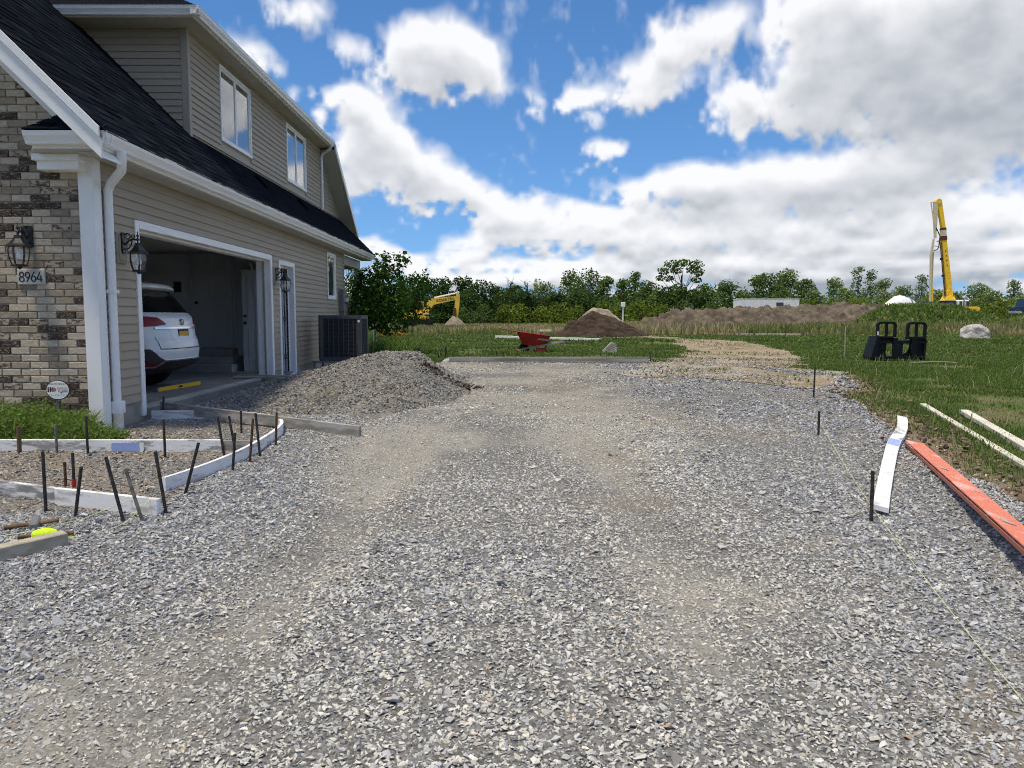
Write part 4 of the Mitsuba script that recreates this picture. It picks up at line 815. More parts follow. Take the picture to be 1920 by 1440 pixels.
part(lv, 'body', [beam((-5.17, 11.04, .032), (-5.03, 12.22, .032), .026, .06)], 'm_level'); part(lv, 'end_cap', [beam((-5.172, 11.02, .032), (-5.168, 11.05, .032), .029, .063), beam((-5.032, 12.21, .032), (-5.028, 12.24, .032), .029, .063)], 'm_logo_red'); part(lv, 'vial', [beam((-5.107, 11.57, .034), (-5.093, 11.69, .034), .030, .035)], 'm_ink')
pb = 'planks bridging the slab edge and the gravel'
single('plank', 'weathered timber lying across the garage threshold, the nearer of two', 'plank', beam((-4.95, 13.50, .028), (-3.74, 13.46, .005), .09, .038), 'm_wood_x', group=pb)
single('plank', 'weathered timber lying across the garage threshold, the farther of two', 'plank', beam((-4.93, 13.66, .035), (-3.70, 13.64, .02), .09, .05), 'm_wood_grey', group=pb)

# ------------------------------------------------------------------ air conditioner, meter box
ac = thing('air_conditioner', 'dark grey outdoor air conditioner standing against the siding', 'air conditioner')
ax0, ax1, ay0, ay1, az0, az1 = -4.06, -3.15, 16.0, 16.86, .20, 1.14
def rrect(x0, x1, y0, y1, r): return np.array(shapely.box(x0 + r, y0 + r, x1 - r, y1 - r).buffer(r, quad_segs=4).exterior.coords)[:-1]
part(ac, 'cabinet', [prism(rrect(ax0 + .05, ax1 - .05, ay0 + .05, ay1 - .05, .09), 'xy', az0, az1 - .03)], 'm_acfin')
part(ac, 'base_pan', [prism(rrect(ax0, ax1, ay0, ay1, .10), 'xy', az0 - .02, az0 + .05)], 'm_acgrey'); part(ac, 'lid', [prism(rrect(ax0 - .005, ax1 + .005, ay0 - .005, ay1 + .005, .10), 'xy', az1 - .075, az1)], 'm_acgrey')
for xx in (ax0, ax1 - .115):
    for yy in (ay0, ay1 - .115): part(ac, 'corner_post', [prism(rrect(xx, xx + .115, yy, yy + .115, .05), 'xy', az0, az1 - .05)], 'm_acgrey')
for i in range(7):
    x = ax0 + .115 + .105 * i; part(ac, 'vertical_rib', box(x - .006, x + .006, ay0 + .004, ay0 + .05, az0 + .05, az1 - .07), 'm_acgrey')
    y = ay0 + .11 + .1 * i; part(ac, 'vertical_rib', box(ax1 - .05, ax1 - .004, y - .006, y + .006, az0 + .05, az1 - .07), 'm_acgrey')
part(ac, 'grille_wires', [box(ax0 + .1, ax1 - .1, ay0 + .02, ay0 + .026, az0 + .07 + .028 * i, az0 + .076 + .028 * i) for i in range(29)] + [box(ax1 - .026, ax1 - .02, ay0 + .1, ay1 - .1, az0 + .07 + .028 * i, az0 + .076 + .028 * i) for i in range(29)], 'm_acgrey', kind='stuff')
part(ac, 'badge', lathe([(0, .0), (.022, .001), (.022, .008)], 14, 'x', (ax1 - .03, 0, 0)) if False else mv(lathe([(0, -.006), (.024, -.004), (.026, .0)], 14, 'y'), ax1 - .045, ay0 - .001, az1 - .13), 'm_sticker')
st = thing('equipment_stand', 'grey wall-side stand that carries the air conditioner', 'stand')
part(st, 'leg', [bevel(ax0 - .12, ax0 - .08, ay0 + .02, ay0 + .08, -.25, .14)], 'm_boxgrey'); part(st, 'leg', [bevel(ax1 - .1, ax1 - .06, ay0 + .02, ay0 + .08, -.25, .14)], 'm_boxgrey')
part(st, 'rail', [bevel(ax0 - .14, ax1 - .02, ay0 + .0, ay0 + .06, .135, .178)], 'm_boxgrey'); part(st, 'rail', [bevel(ax0 - .14, ax1 - .02, ay1 - .1, ay1 - .04, .135, .178)], 'm_boxgrey')
part(st, 'leg', [bevel(ax0 - .12, ax0 - .08, ay1 - .1, ay1 - .04, -.25, .14)], 'm_boxgrey'); part(st, 'leg', [bevel(ax1 - .1, ax1 - .06, ay1 - .1, ay1 - .04, -.25, .14)], 'm_boxgrey')
mb = thing('meter_box', 'grey electric meter box on the siding near the back corner', 'meter box')
part(mb, 'cabinet', bevel(XW + .01, XW + .15, 19.40, 19.74, 1.24, 1.80, .012), 'm_boxgrey'); part(mb, 'meter', [mv(lathe([(0, .07), (.06, .065), (.082, .03), (.085, -.02)], 18, 'x'), XW + .17, 19.60, 1.52)], 'm_steel', 40)
for y in (19.46, 19.66): part(mb, 'conduit', tube([(XW + .07, y, 1.25), (XW + .07, y, -.1)], .028, 8), 'm_boxgrey', 40)

# ------------------------------------------------------------------ concrete forms, stakes, string
def ground(x, y, d=0): return np.array([x, y, float(H(x, y)) + d])
def form(p, q, h=.105, t=.036, dz=0.0, lift=(0, 0)):
    a, b = ground(*p, h / 2 + dz + lift[0]), ground(*q, h / 2 + dz + lift[1]); return beam(a, b, t, h)
def ribbon(path, h, t, dz):
    """a flexible form bent along a path"""
    path = np.asarray(path, float); n = np.gradient(path, axis=0); n = np.c_[-n[:, 1], n[:, 0]]; n /= np.linalg.norm(n, axis=1, keepdims=True); z = np.array([float(H(*p)) for p in path]); z = np.convolve(np.pad(z, 2, 'edge'), np.ones(5) / 5, 'valid') + dz
    ring = [np.c_[path + n * s * t / 2, z + u] for s, u in ((-1, 0), (1, 0), (1, h), (-1, h))]; v = np.stack(ring, 1).reshape(-1, 3); f = []
    for i in range(len(path) - 1):
        for j in range(4): a, b = i * 4 + j, i * 4 + (j + 1) % 4; f += [(a, b, b + 4), (a, b + 4, a + 4)]
    e = len(path) * 4 - 4; f += [(0, 2, 1), (0, 3, 2), (e, e + 1, e + 2), (e, e + 2, e + 3)]
    return fixwind(trimesh.Trimesh(v, f, process=False))
from scipy.interpolate import CubicSpline
fk = 'form boards staked out for the walk'
single('form_board', 'dirt-streaked left length of the nearest white form', 'form board', form((-4.9, 6.02), (-3.20, 5.43), .115, .034), 'm_form_muddy', group=fk)
single('form_board', 'white plastic form with three leaning stakes at its right end', 'form board', form((-3.32, 5.445), (-2.41, 5.10), .125, .036, .004), 'm_form_clean', group=fk)
k = thing('form_board', 'stained white form with a blue label in front of the weeds', 'form board', fk)
part(k, 'board', form((-5.3, 7.02), (-2.72, 7.07), .122, .036), 'm_form_dirty')
a = ground(-3.54, 7.045, .055); part(k, 'label_sticker', beam(a + [-.20, -.0195, 0], a + [.055, -.0195, 0], .002, .084), 'm_form_blue'); part(k, 'label_edge', [beam(a + [.058, -.0195, .0], a + [.10, -.0195, .0], .002, .09), beam(a + [-.26, -.0195, 0], a + [-.203, -.0195, 0], .002, .08)], 'm_sticker')
single('form_board', 'dark grey form end lapped behind the stained white form', 'form board', form((-2.74, 7.11), (-2.36, 7.10), .10, .03, .004), 'm_wood_grey', group=fk)
cs = CubicSpline([0, .8, 1.6, 2.2, 2.8, 3.4, 4.2, 5.0], [(-4.30, 9.02), (-3.55, 8.98), (-2.95, 8.78), (-2.58, 8.36), (-2.40, 7.80), (-2.37, 7.1), (-2.46, 6.35), (-2.66, 5.72)])
single('curved_form', 'clean white flexible form bent round the corner of the walk', 'form board', ribbon(cs(np.linspace(0, 5, 42)), .120, .034, -.003), 'm_form_clean', 40, group=fk)
single('form_board', 'long grey timber form running out from the garage corner', 'form board', form((-4.32, 9.30), (-1.55, 7.74), .12, .038, .0, (.07, 0)), 'm_wood_grey', group=fk)
single('form_board', 'far grey timber form closing the driveway below the lawn', 'form board', form((-1.55, 18.76), (3.40, 18.58), .14, .038), 'm_wood_grey', group=fk)
single('form_block', 'short pale board end leaning at the left of the far form', 'form board', hull([(-1.80, 18.55, -.06), (-1.55, 18.60, -.06), (-1.50, 18.64, .09), (-1.58, 18.62, .09), (-1.80, 18.6, -.06), (-1.5, 18.68, -.06)]), 'm_form_dirty', group=fk)
STAKES = [(-3.25, 5.20, .16, 0, 0, 'm_stake', 'upright black steel stake before the nearest form, first from the left'), (-3.43, 5.86, .03, 0, 0, 'm_stake', 'black steel stake with red tape at its foot behind the nearest form'), (-2.99, 5.10, .07, .06, 0, 'm_stake', 'black steel stake leaning right before the nearest form'),
    (-3.52, 5.90, -.05, 0, 0, 'm_rust', 'short rusty stake behind the nearest form'), (-2.60, 4.99, .16, -.10, 0, 'm_stake', 'black stake leaning left, first of three at the nearest form end'), (-2.47, 4.985, .08, -.10, 0, 'm_stake_muddy', 'mud-grey stake leaning left, middle of three at the nearest form end'), (-2.38, 5.14, .17, -.06, 0, 'm_stake', 'black stake behind the right tip of the nearest form'),
    (-2.46, 5.62, .15, .12, 0, 'm_stake', 'black stake leaning right at the open end of the curved form'), (-2.345, 6.30, .12, .03, 0, 'm_stake', 'black stake before the middle of the curved form'), (-2.87, 8.0, .10, 0, 0, 'm_stake', 'black stake inside the bend of the curved form'), (-2.58, 7.02, .17, -.05, 0, 'm_stake', 'black stake leaning left before the right end of the stained form'),
    (-2.62, 6.85, .19, -.05, 0, 'm_stake', 'black stake leaning left inside the walk'), (-3.14, 6.80, .17, 0, 0, 'm_stake', 'thin dark stake before the middle of the stained form'), (-2.29, 6.84, .22, -.03, 0, 'm_stake', 'tall black stake outside the bend of the curved form'), (-2.31, 6.62, .20, .04, 0, 'm_rust', 'rusty brown stake outside the bend of the curved form'),
    (-2.29, 7.30, .17, .02, 0, 'm_rust', 'rusty brown stake at the far side of the bend'), (-4.22, 9.10, .14, .03, 0, 'm_stake', 'dark stake at the garage corner'), (-3.38, 8.86, .0, 0, 0, 'm_stake', 'short dark stub beside the curved form'), (-4.20, 6.93, .10, 0, 0, 'm_stake_muddy', 'thin stake half hidden in the weeds, left'), (-3.92, 6.94, .18, 0, 0, 'm_stake', 'dark stake by the weeds behind the stained form')]
for x, y, zt, dx, dy, mt, lb in STAKES:
    g = ground(x, y); tp = np.array([x + dx, y + dy, zt]); d = (tp - g) / np.linalg.norm(tp - g)
    k = single('steel_stake', lb, 'stake', tube([g - d * .18, tp - d * .004, tp], [.0115, .0115, .009], 9), mt, 50, group='steel stakes that pin the forms')
    if 'red tape' in lb: part(k, 'red_tape', tube([g + [0, 0, .01], g + [0, 0, .075]], .017, 9), 'm_red_tape', 50)
single('wooden_stake', 'flat brown wooden stake at the left edge before the stained form', 'stake', beam(ground(-4.55, 6.93, -.2), np.array([-4.54, 6.93, .09]), .02, .045), 'm_wood_brown')
RIGHT = [(4.485, 11.11, .36, .01, 'tall dark steel stake at the far bend of the string'), (3.31, 8.03, .09, 0, 'short dark steel stake where the string is tied'), (2.465, 5.05, .05, -.005, 'nearest steel stake beside the bent white form')]
for x, y, zt, dx, lb in RIGHT:
    g = ground(x, y); single('string_stake', lb, 'stake', tube([g - [0, 0, .2], (x + dx, y, zt - .004), (x + dx, y, zt)], [.0125, .0125, .010], 9), 'm_stake', 50, group='stakes along the string line')
FAR = [(-1.60, 18.82, .38, 'tallest stake of the cluster at the far form corner'), (-1.90, 20.3, .15, 'short stake left of the far form corner'), (-1.88, 21.0, .19, 'thin stake behind the far form corner'), (-1.78, 21.4, .27, 'leaning stake behind the far form corner'), (-.33, 20.6, .20, 'stake on the grass behind the far form, left'), (-.14, 18.79, .24, 'stake leaning against the back of the far form'), (3.50, 18.75, .25, 'stake at the right end of the far form')]
for x, y, zt, lb in FAR:
    g = ground(x, y); single('far_stake', lb, 'stake', tube([g - [0, 0, .15], (x - R.uniform(0, .06), y, zt)], .014, 7), 'm_stake', group='stakes at the far form')
sl_pts = [(1.80, 2.2, -.36), (2.475, 5.04, -.22), (3.32, 8.02, -.03), (4.05, 12.6, -.04), (3.50, 18.74, .10)]
P3 = [np.array(p) for p in sl_pts]
path = [P3[0] + (P3[1] - P3[0]) * t - [0, 0, .02 * math.sin(math.pi * t)] for t in np.linspace(0, 1, 12)] + [P3[1] + (P3[2] - P3[1]) * t - [0, 0, .02 * math.sin(math.pi * t)] for t in np.linspace(0, 1, 12)[1:]]
path += [P3[2] + (np.array([3.62, 11.0, -.03]) - P3[2]) * t for t in np.linspace(0, 1, 8)[1:]] + [np.array([3.45, 14, -.02]), np.array([3.49, 18.7, .1])]
single('string_line', 'thin yellow-green mason string stretched along the right edge of the gravel', 'string', tube(path, .0016, 5), 'm_line', True)
bw_ = thing('bent_form', 'white flexible form with a blue label lying bent by the string stake', 'form board')
cb = CubicSpline([0, 1, 2, 3, 4], [(2.60, 5.20), (3.02, 5.98), (3.52, 6.86), (3.98, 7.62), (4.50, 8.60)]); tt = np.linspace(0, 4, 40)
def flat_ribbon(t0, t1, w, th, dz, n=24):
    t = np.linspace(t0, t1, n); c = cb(t); d = cb(t, 1); nrm = np.c_[-d[:, 1], d[:, 0]] / np.linalg.norm(d, axis=1, keepdims=True); z = np.array([float(H(*p)) for p in c]) + .045 + dz
    tilt = .10 * w; ring = [np.c_[c + nrm * s * w / 2, z + s * tilt + u] for s, u in ((-1, 0), (1, 0), (1, th), (-1, th))]; v = np.stack(ring, 1).reshape(-1, 3); f = []
    for i in range(n - 1):
        for j in range(4): a, b = i * 4 + j, i * 4 + (j + 1) % 4; f += [(a, b, b + 4), (a, b + 4, a + 4)]
    e = n * 4 - 4; f += [(0, 2, 1), (0, 3, 2), (e, e + 1, e + 2), (e, e + 2, e + 3)]; return fixwind(trimesh.Trimesh(v, f, process=False))
part(bw_, 'board', flat_ribbon(0, 4, .102, .036, 0, 48), 'm_form_clean', 30); part(bw_, 'label_sticker', flat_ribbon(1.95, 2.28, .095, .0385, 0, 8), 'm_form_blue', 30)
part(bw_, 'dirt_smear', flat_ribbon(2.34, 2.9, .091, .0375, 0, 12), 'm_form_dirty', 30)
og = thing('orange_board', 'flat orange steel form lying along the edge of the turf', 'form board')
pa, pb_ = np.array([3.82, 7.06, -.085]), np.array([2.75, 3.60, -.18])
for t_, w_, r_ in ((.12, .02, .05), (.33, -.03, .07), (.52, .03, .045), (.74, -.01, .08), (.9, .03, .05)):
    c_ = pa * (1 - t_) + pb_ * t_ + np.array([w_, 0, .0065 - w_ * .18]); a_ = np.arange(9) * 2 * np.pi / 9; rr_ = r_ * R.uniform(.35, 1.0, 9); part(og, 'concrete_crust', hull([c_ + [math.cos(t) * q * .45, math.sin(t) * q * 1.5, -math.cos(t) * q * .45 * .18 - math.sin(t) * q * 1.5 * -.027] for t, q in zip(a_, rr_)] + [c_ + [0, 0, .006]]), 'm_concrete')
part(og, 'plate', beam(pa, pb_, .155, .012, (.18, .05, 1)), 'm_orange'); part(og, 'flange', beam(pa + [-.070, .03, -.02], pb_ + [-.070, .03, -.02], .008, .03), 'm_orange_side')
tg = 'weathered white timbers on the grass'
single('timber', 'thin weathered white timber lying on the grass, the nearer one', 'timber', beam(ground(5.42, 9.85, .03), ground(4.15, 5.55, .03), .075, .038), 'm_wood_y', group=tg)
single('timber', 'thicker weathered white timber lying on the grass, the farther one', 'timber', beam(ground(5.50, 9.08, .045), ground(4.55, 6.1, .045), .10, .05), 'm_wood_y', group=tg)
single('timber', 'pale square timber lying on the gravel at the left edge', 'timber', beam(ground(-2.70, 4.50, .05), ground(-3.55, 3.55, .05), .088, .088, b=.006), 'm_wood_x')
sp = thing('string_spool', 'bright yellow-green spool of mason string on the gravel', 'spool'); c0 = ground(-2.90, 4.62, .035)
part(sp, 'winding', [xf(lathe([(.010, -.075), (.030, -.065), (.040, -.03), (.043, .0), (.040, .03), (.028, .06), (.012, .07)], 18, 'x'), np.vstack([np.c_[np.array([[.93, .36, 0], [-.36, .93, 0], [0, 0, 1]]).T, c0], [0, 0, 0, 1]])), tube([c0 + [.07, .02, -.0], c0 + [.11, .0, -.02], c0 + [.16, .03, -.025], c0 + [.13, .05, -.02], c0 + [.07, .04, .01]], .004, 5)], 'm_spool', 40)
part(sp, 'handle', tube([c0 + np.array([-.135, -.05, 0]), c0 + np.array([.145, .056, 0])], .0135, 9), 'm_wood_brown', 40)
part(sp, 'loose_string', [tube([c0 + [.10, .02, -.02], c0 + [.20, .05, -.025], c0 + [.30, .12, -.02], c0 + [.36, .28, .0], (-2.47, 5.13, -.15)], .0028, 5), tube([c0 + [-.06, -.02, .03], c0 + [-.4, -.14, .0]], .0028, 5), tube([c0 + [-.02, .0, .04], c0 + [.15, .15, .06], (-2.62, 5.21, -.17)], .0028, 5)], 'm_line', True)
hm = thing('hammer', 'small sledge hammer with a dark wooden handle lying on the stones', 'hammer'); c0 = ground(-3.10, 4.84, .04)
part(hm, 'head', [xf(bevel(-.055, .055, -.028, .028, -.028, .028, .010), np.vstack([np.c_[np.array([[.35, -.9, -.25], [.92, .38, 0], [0, 0, 1]]).T, c0], [0, 0, 0, 1]]))], 'm_boxgrey'); part(hm, 'handle', tube([c0 + [-.17, -.05, -.01], c0, c0 + [.12, .06, .01]], .014, 8), 'm_wood_brown', 40)
single('rebar_stub', 'short rusty bar end among the stones beside the spool', 'bar', tube([ground(-3.02, 4.47, .015), ground(-2.90, 4.55, .03)], .012, 7), 'm_rust')
ORD = 'first second third fourth fifth sixth seventh eighth ninth tenth eleventh twelfth thirteenth fourteenth fifteenth sixteenth seventeenth eighteenth nineteenth twentieth'.split()

# ------------------------------------------------------------------ yard: potted trees, wheelbarrow, attachment, rocks
def leaf_cloud(lobes, n, size, seed, cols, flat=.5, shape=5, hang=.25, fill=.55):
    """many separate leaves spread through the volume of a set of lobes (x, y, z, rx, ry, rz)"""
    g = np.random.default_rng(seed); L = np.asarray(lobes, float); w = (L[:, 3] * L[:, 4] * L[:, 5]) ** .8; k = g.choice(len(L), n, p=w / w.sum())
    d = g.normal(size=(n, 3)); d /= np.linalg.norm(d, axis=1, keepdims=True); r = g.random(n) ** (1 / 3) * (1 - fill) + fill; r = np.where(g.random(n) < .3, g.random(n) ** .5, r)
    r *= .72 + .5 * meshkit.noise(d * 2.6 + k[:, None] * 5.1, seed)
    p = L[k, :3] + d * r[:, None] * L[k, 3:]
    nrm = d * .5 + g.normal(size=(n, 3)) * flat + [0, 0, .35]; nrm /= np.linalg.norm(nrm, axis=1, keepdims=True)
    a = np.cross(nrm, g.normal(size=(n, 3))); a /= np.linalg.norm(a, axis=1, keepdims=True); b = np.cross(nrm, a); s = size * g.uniform(.55, 1.3, (n, 1))
    if shape == 4: v = np.stack([p - a * s * .5, p + b * s * .33, p + a * s * .5, p - b * s * .33], 1); f = np.array([[0, 1, 2], [0, 2, 3]])
    else: v = np.stack([p - a * s * .45, p - a * s * .1 + b * s * .45, p + a * s * .1 + b * s * .16, p + a * s * .55 - nrm * s * hang, p + a * s * .1 - b * s * .16, p - a * s * .1 - b * s * .45], 1); f = np.array([[0, 1, 2], [0, 2, 3], [0, 3, 4], [0, 4, 5]])
    m = v.shape[1]; c = np.asarray(cols)[g.integers(0, len(cols), n)] * g.uniform(.7, 1.35, (n, 1)) * (.8 + .4 * g.random((len(L), 1)))[k]
    return trimesh.Trimesh(v.reshape(-1, 3), (f[None] + (np.arange(n) * m)[:, None, None]).reshape(-1, 3), process=False), np.repeat(c, m, 0)
def trunk(base, top, r0, r1, limbs, seed, n=7):
    g = np.random.default_rng(seed); base, top = np.asarray(base, float), np.asarray(top, float); t = np.linspace(0, 1, 6)[:, None]; w = g.normal(size=(6, 3)) * np.linalg.norm(top - base) * .012; w[0] = 0
    pth = base + (top - base) * t + w; ms = [tube(pth, np.linspace(r0, r1, 6), n)]
    for L in limbs:
        i = g.integers(2, 5); q = np.asarray(L[:3], float) if len(L) > 3 else np.asarray(L, float); st_ = pth[i]
        mid = (st_ + q) / 2 + [0, 0, .06 * np.linalg.norm(q - st_)]; ms.append(tube([st_, mid, q], [r1 * .8, r1 * .5, r1 * .2], 5))
    return cat(ms)
sap = 'young trees standing in pots behind the house corner'
k = thing('young_tree', 'dense broad-leaved young tree hiding the back corner of the house', 'tree', sap)
lob = [(-3.86, 21.4, 1.35, .72, .6, .62), (-3.65, 21.5, 2.05, .70, .6, .55), (-4.05, 21.4, 1.9, .42, .45, .5), (-3.45, 21.5, 2.52, .45, .4, .42), (-3.02, 21.6, 2.72, .24, .2, .24), (-3.35, 21.5, 1.0, .55, .5, .42), (-4.15, 21.3, 1.05, .40, .4, .3), (-3.25, 21.5, 1.55, .5, .5, .5)]
LG = [(.045, .10, .018), (.065, .135, .024), (.09, .17, .035), (.035, .075, .016)]
m, c = leaf_cloud(lob, 3600, .115, 3, LG); part(k, 'crown', m, 'm_leaf', color=c); part(k, 'trunk', trunk((-3.83, 21.4, -.05), (-3.70, 21.45, 2.5), .028, .010, [l[:3] for l in lob], 3), 'm_bark', 50)
part(k, 'pot', lathe([(0, -.02), (.15, -.02), (.19, .27), (.20, .28), (.18, .28), (.17, .22), (0, .21)], 16, 'z', (-3.83, 21.4, 0)), 'm_pot', 40)
k = thing('young_tree', 'thinner young tree with wispy twigs right of the dense one', 'tree', sap)
lob = [(-2.95, 22.6, 1.75, .42, .4, .55), (-3.05, 22.6, 1.2, .4, .35, .4), (-2.6, 22.6, 2.05, .26, .3, .32), (-2.25, 22.6, 1.95, .18, .2, .24), (-2.52, 22.6, 2.42, .10, .12, .22), (-2.8, 22.6, 2.2, .25, .25, .25), (-2.7, 22.6, 1.35, .35, .3, .35), (-2.1, 22.6, 2.18, .12, .12, .14)]
m, c = leaf_cloud(lob, 1250, .095, 4, LG); part(k, 'crown', m, 'm_leaf', color=c); part(k, 'trunk', cat([trunk((-2.95, 22.6, -.05), (-2.85, 22.6, 2.1), .020, .008, [l[:3] for l in lob], 4), trunk((-3.02, 22.62, -.05), (-3.1, 22.6, 1.6), .016, .007, [], 5)]), 'm_bark', 50)
part(k, 'pot', bevel(-3.05, -2.70, 22.42, 22.8, -.02, .21, .02), 'm_pot')
k = thing('planter_trough', 'long green planter trough under the young trees', 'planter')
part(k, 'trough', [hull([(x, y, z) for z, e in ((-.02, .05), (.20, .0)) for x in (-3.98 + e, -3.18 - e) for y in (21.0 + e, 21.3 - e)]), bevel(-4.0, -3.16, 20.98, 21.32, .19, .23, .01)], 'm_planter'); part(k, 'soil', box(-3.95, -3.2, 21.03, 21.27, .2, .236), 'm_bark')
k = thing('flower_clump', 'clump of strap leaves with orange blooms behind the planter', 'flowers'); q = np.c_[R.uniform(-4.0, -2.7, 520), R.uniform(20.75, 21.6, 520)]
m, c = blades(q, q[:, 0] * 0 - .02, R.uniform(.35, .78, 520), R.uniform(.016, .03, 520), green(520, 0, 1.7), .7); part(k, 'leaves', m, 'm_blade', kind='stuff', color=c)
m, c = leaf_cloud([(-3.3, 21.2, .62, .5, .25, .14)], 70, .07, 9, [(.55, .20, .03), (.50, .28, .04)], shape=4); part(k, 'blooms', m, 'm_leaf', kind='stuff', color=c)
k = thing('pink_pot', 'small pink pot beside the air conditioner', 'pot'); part(k, 'bowl', lathe([(0, -.03), (.10, -.03), (.14, .30), (.15, .32), (.13, .32), (.12, .26), (0, .25)], 14, 'z', (-4.02, 20.9, 0)), 'm_pink', 40)
single('garden_post', 'thin white garden post among the young trees', 'post', tube([(-3.78, 20.95, -.1), (-3.78, 20.95, .72), (-3.78, 20.95, .76)], [.02, .02, .03], 8), 'm_white_paint', 40)

# wheelbarrow: nose to the left
wb = thing('wheelbarrow', 'red wheelbarrow standing on the grass beyond the far form', 'wheelbarrow'); wy = 23.1
rim = [(.19, .675, .33), (1.21, .534, .33)]; rb_ = [(.36, .29, .20), (.70, .235, .22), (1.13, .31, .24)]
top = [(x, wy + s * w, z) for x, z, w in rim for s in (-1, 1)]; bot = [(x, wy + s * w, z) for x, z, w in rb_ for s in (-1, 1)]
outer = to_m3(hull(top + bot)); inn = to_m3(hull([(x + (.03 if x < .6 else -.03), wy + (y - wy) * .93, z + .06) for x, y, z in top] + [(x + (.02 if x < .6 else -.02), wy + (y - wy) * .92, z + .02) for x, y, z in bot]))
part(wb, 'tray', from_m3(outer - inn), 'm_red_paint')
part(wb, 'rim', tube([(x, y, z) for x, y, z in (top[0], top[2], top[3], top[1], top[0])], .014, 6), 'm_red_paint', 40)
for s in (-1, 1): part(wb, 'handle', [beam((.24, wy + s * .10, .105), (.85, wy + s * .23, .235), .045, .05), beam((.85, wy + s * .23, .235), (1.62, wy + s * .30, .37), .045, .05)], 'm_wood_grey')
whl = part(wb, 'wheel', lathe([(.08, -.04), (.13, -.05), (.165, -.03), (.172, 0), (.165, .03), (.13, .05), (.08, .04)], 22, 'y', (.42, wy, .135)), 'm_rubber', 40)
part(whl, 'hub', lathe([(0, -.05), (.03, -.05), (.085, -.02), (.085, .02), (.03, .05), (0, .05)], 14, 'y', (.42, wy, .135)), 'm_red_paint')
part(wb, 'wheel_guard', [tube([(.21, wy - .10, .10), (.20, wy, .13), (.21, wy + .10, .10)], .016, 6), beam((.20, wy - .11, .09), (.34, wy - .11, .075), .02, .03)], 'm_red_paint')
for s in (-1, 1):
    part(wb, 'leg', [tube([(.80, wy + s * .21, .21), (.82, wy + s * .22, -.01), (1.06, wy + s * .22, -.01), (1.09, wy + s * .22, .25)], .014, 6), bevel(.80, 1.08, wy + s * .22 - .008, wy + s * .22 + .008, .05, .16, .002)], 'm_red_paint')
    part(wb, 'brace', tube([(.55, wy + s * .235, .42), (.53, wy + s * .17, .15)], .009, 6), 'm_red_paint')
t = centre_text('JACKSON', .050, True, .003); dx_, dz_, dy_ = .12, .225, -.09; up = np.array([0, -.40, 1.0]); up /= np.linalg.norm(up)
part(wb, 'lettering', facing(t, (.985, wy - .300, .432), np.array([.99, 0, -.13]) / np.linalg.norm([.99, 0, -.13]), up), 'm_white_paint')
tl = thing('shovel', 'red-brown tool handle sticking out of the wheelbarrow to the left', 'shovel'); part(tl, 'handle', tube([(-.335, wy - .02, .765), (.22, wy, .665), (.75, wy + .02, .56)], .018, 8), 'm_wood_handle', 40); part(tl, 'blade', hull([(.74, wy - .08, .55), (.74, wy + .12, .55), (1.0, wy - .05, .47), (1.0, wy + .1, .47), (.86, wy, .535), (1.05, wy + .02, .46)]), 'm_boxgrey')
single('long_board', 'long pale board lying on the grass behind the wheelbarrow', 'board', beam((-.70, 38.6, .13), (3.95, 33.2, .13), .18, .11), 'm_sticker')
single('stone_block', 'squared tan stone block on the grass behind the far form', 'stone', hull([(2.80, 23.0, -.04), (3.26, 23.0, -.04), (2.86, 23.45, -.04), (3.30, 23.4, -.04), (2.80, 23.02, .07), (3.06, 23.02, .31), (3.14, 23.05, .33), (3.24, 23.05, .28), (3.10, 23.4, .33), (3.28, 23.4, .22), (2.86, 23.4, .08)]), 'm_stone_block')
n = 420; q = np.c_[R.uniform(-.5, 3.6, n), 18.85 + np.abs(R.normal(0, .8, n))]; s = R.uniform(.03, .12, n); m, c = scatter(np.c_[q, H(q[:, 0], q[:, 1]) + s * .15], s, stone_colours(n, np.zeros(n), np.ones(n) * .4))
tag(put('rubble', m, 'm_stone', color=c), 'pale rubble strewn behind the far form', 'rubble', kind='stuff')
single('fallen_log', 'cut pale log lying in the grass left of the dark soil mound', 'log', [tube([(1.95, 50, .16), (2.75, 50, .17)], .15, 10)], 'm_wood_x', 50)

# loader attachment: two guarded carriages on one cross beam
fx = lambda x: 10.33 + (1610 + x / 13.71 - 1680) * .01426
fz = lambda y: -.04 + (675 - 590 - y / 13.71) * .01426
at_ = thing('loader_attachment', 'black steel loader attachment with two hooped guards on the grass', 'attachment'); fy = 20.1
def fplate(pts, y0, y1, name='plate'): part(at_, name, prism([(fx(x), fz(y)) for x, y in pts], 'xz', y0, y1), 'm_black_paint')
for x0, x1, xc, yt in ((400, 905, 655, 185), (1172, 1672, 1424, 196)):
    a_, b_ = fx(x0 + 30), fx(x1 - 30); zt, zb_ = fz(yt + 25), fz(575); r = .07
    arc = [(a_, zb_), (a_, zt - r)] + [(a_ + r - r * math.cos(t), zt - r + r * math.sin(t)) for t in np.linspace(.3, 1.57, 4)] + [(b_ - r + r * math.sin(t), zt - r + r * math.cos(t)) for t in np.linspace(0, 1.3, 4)] + [(b_, zt - r), (b_, zb_)]
    ln = LineString(arc).buffer(.030, cap_style='flat'); m = trimesh.creation.extrude_polygon(ln, .075, engine='earcut'); v = np.array(m.vertices); part(at_, 'hoop', fixwind(trimesh.Trimesh(np.c_[v[:, 0], v[:, 2] + fy, v[:, 1]], m.faces, process=False)), 'm_black_paint')
    part(at_, 'guard_post', bevel(fx(xc - 33), fx(xc + 33), fy + .01, fy + .065, fz(575), fz(yt + 20)), 'm_black_paint')
part(at_, 'sticker', bevel(fx(402), fx(448), fy - .004, fy, fz(525), fz(430), .001), 'm_sticker')
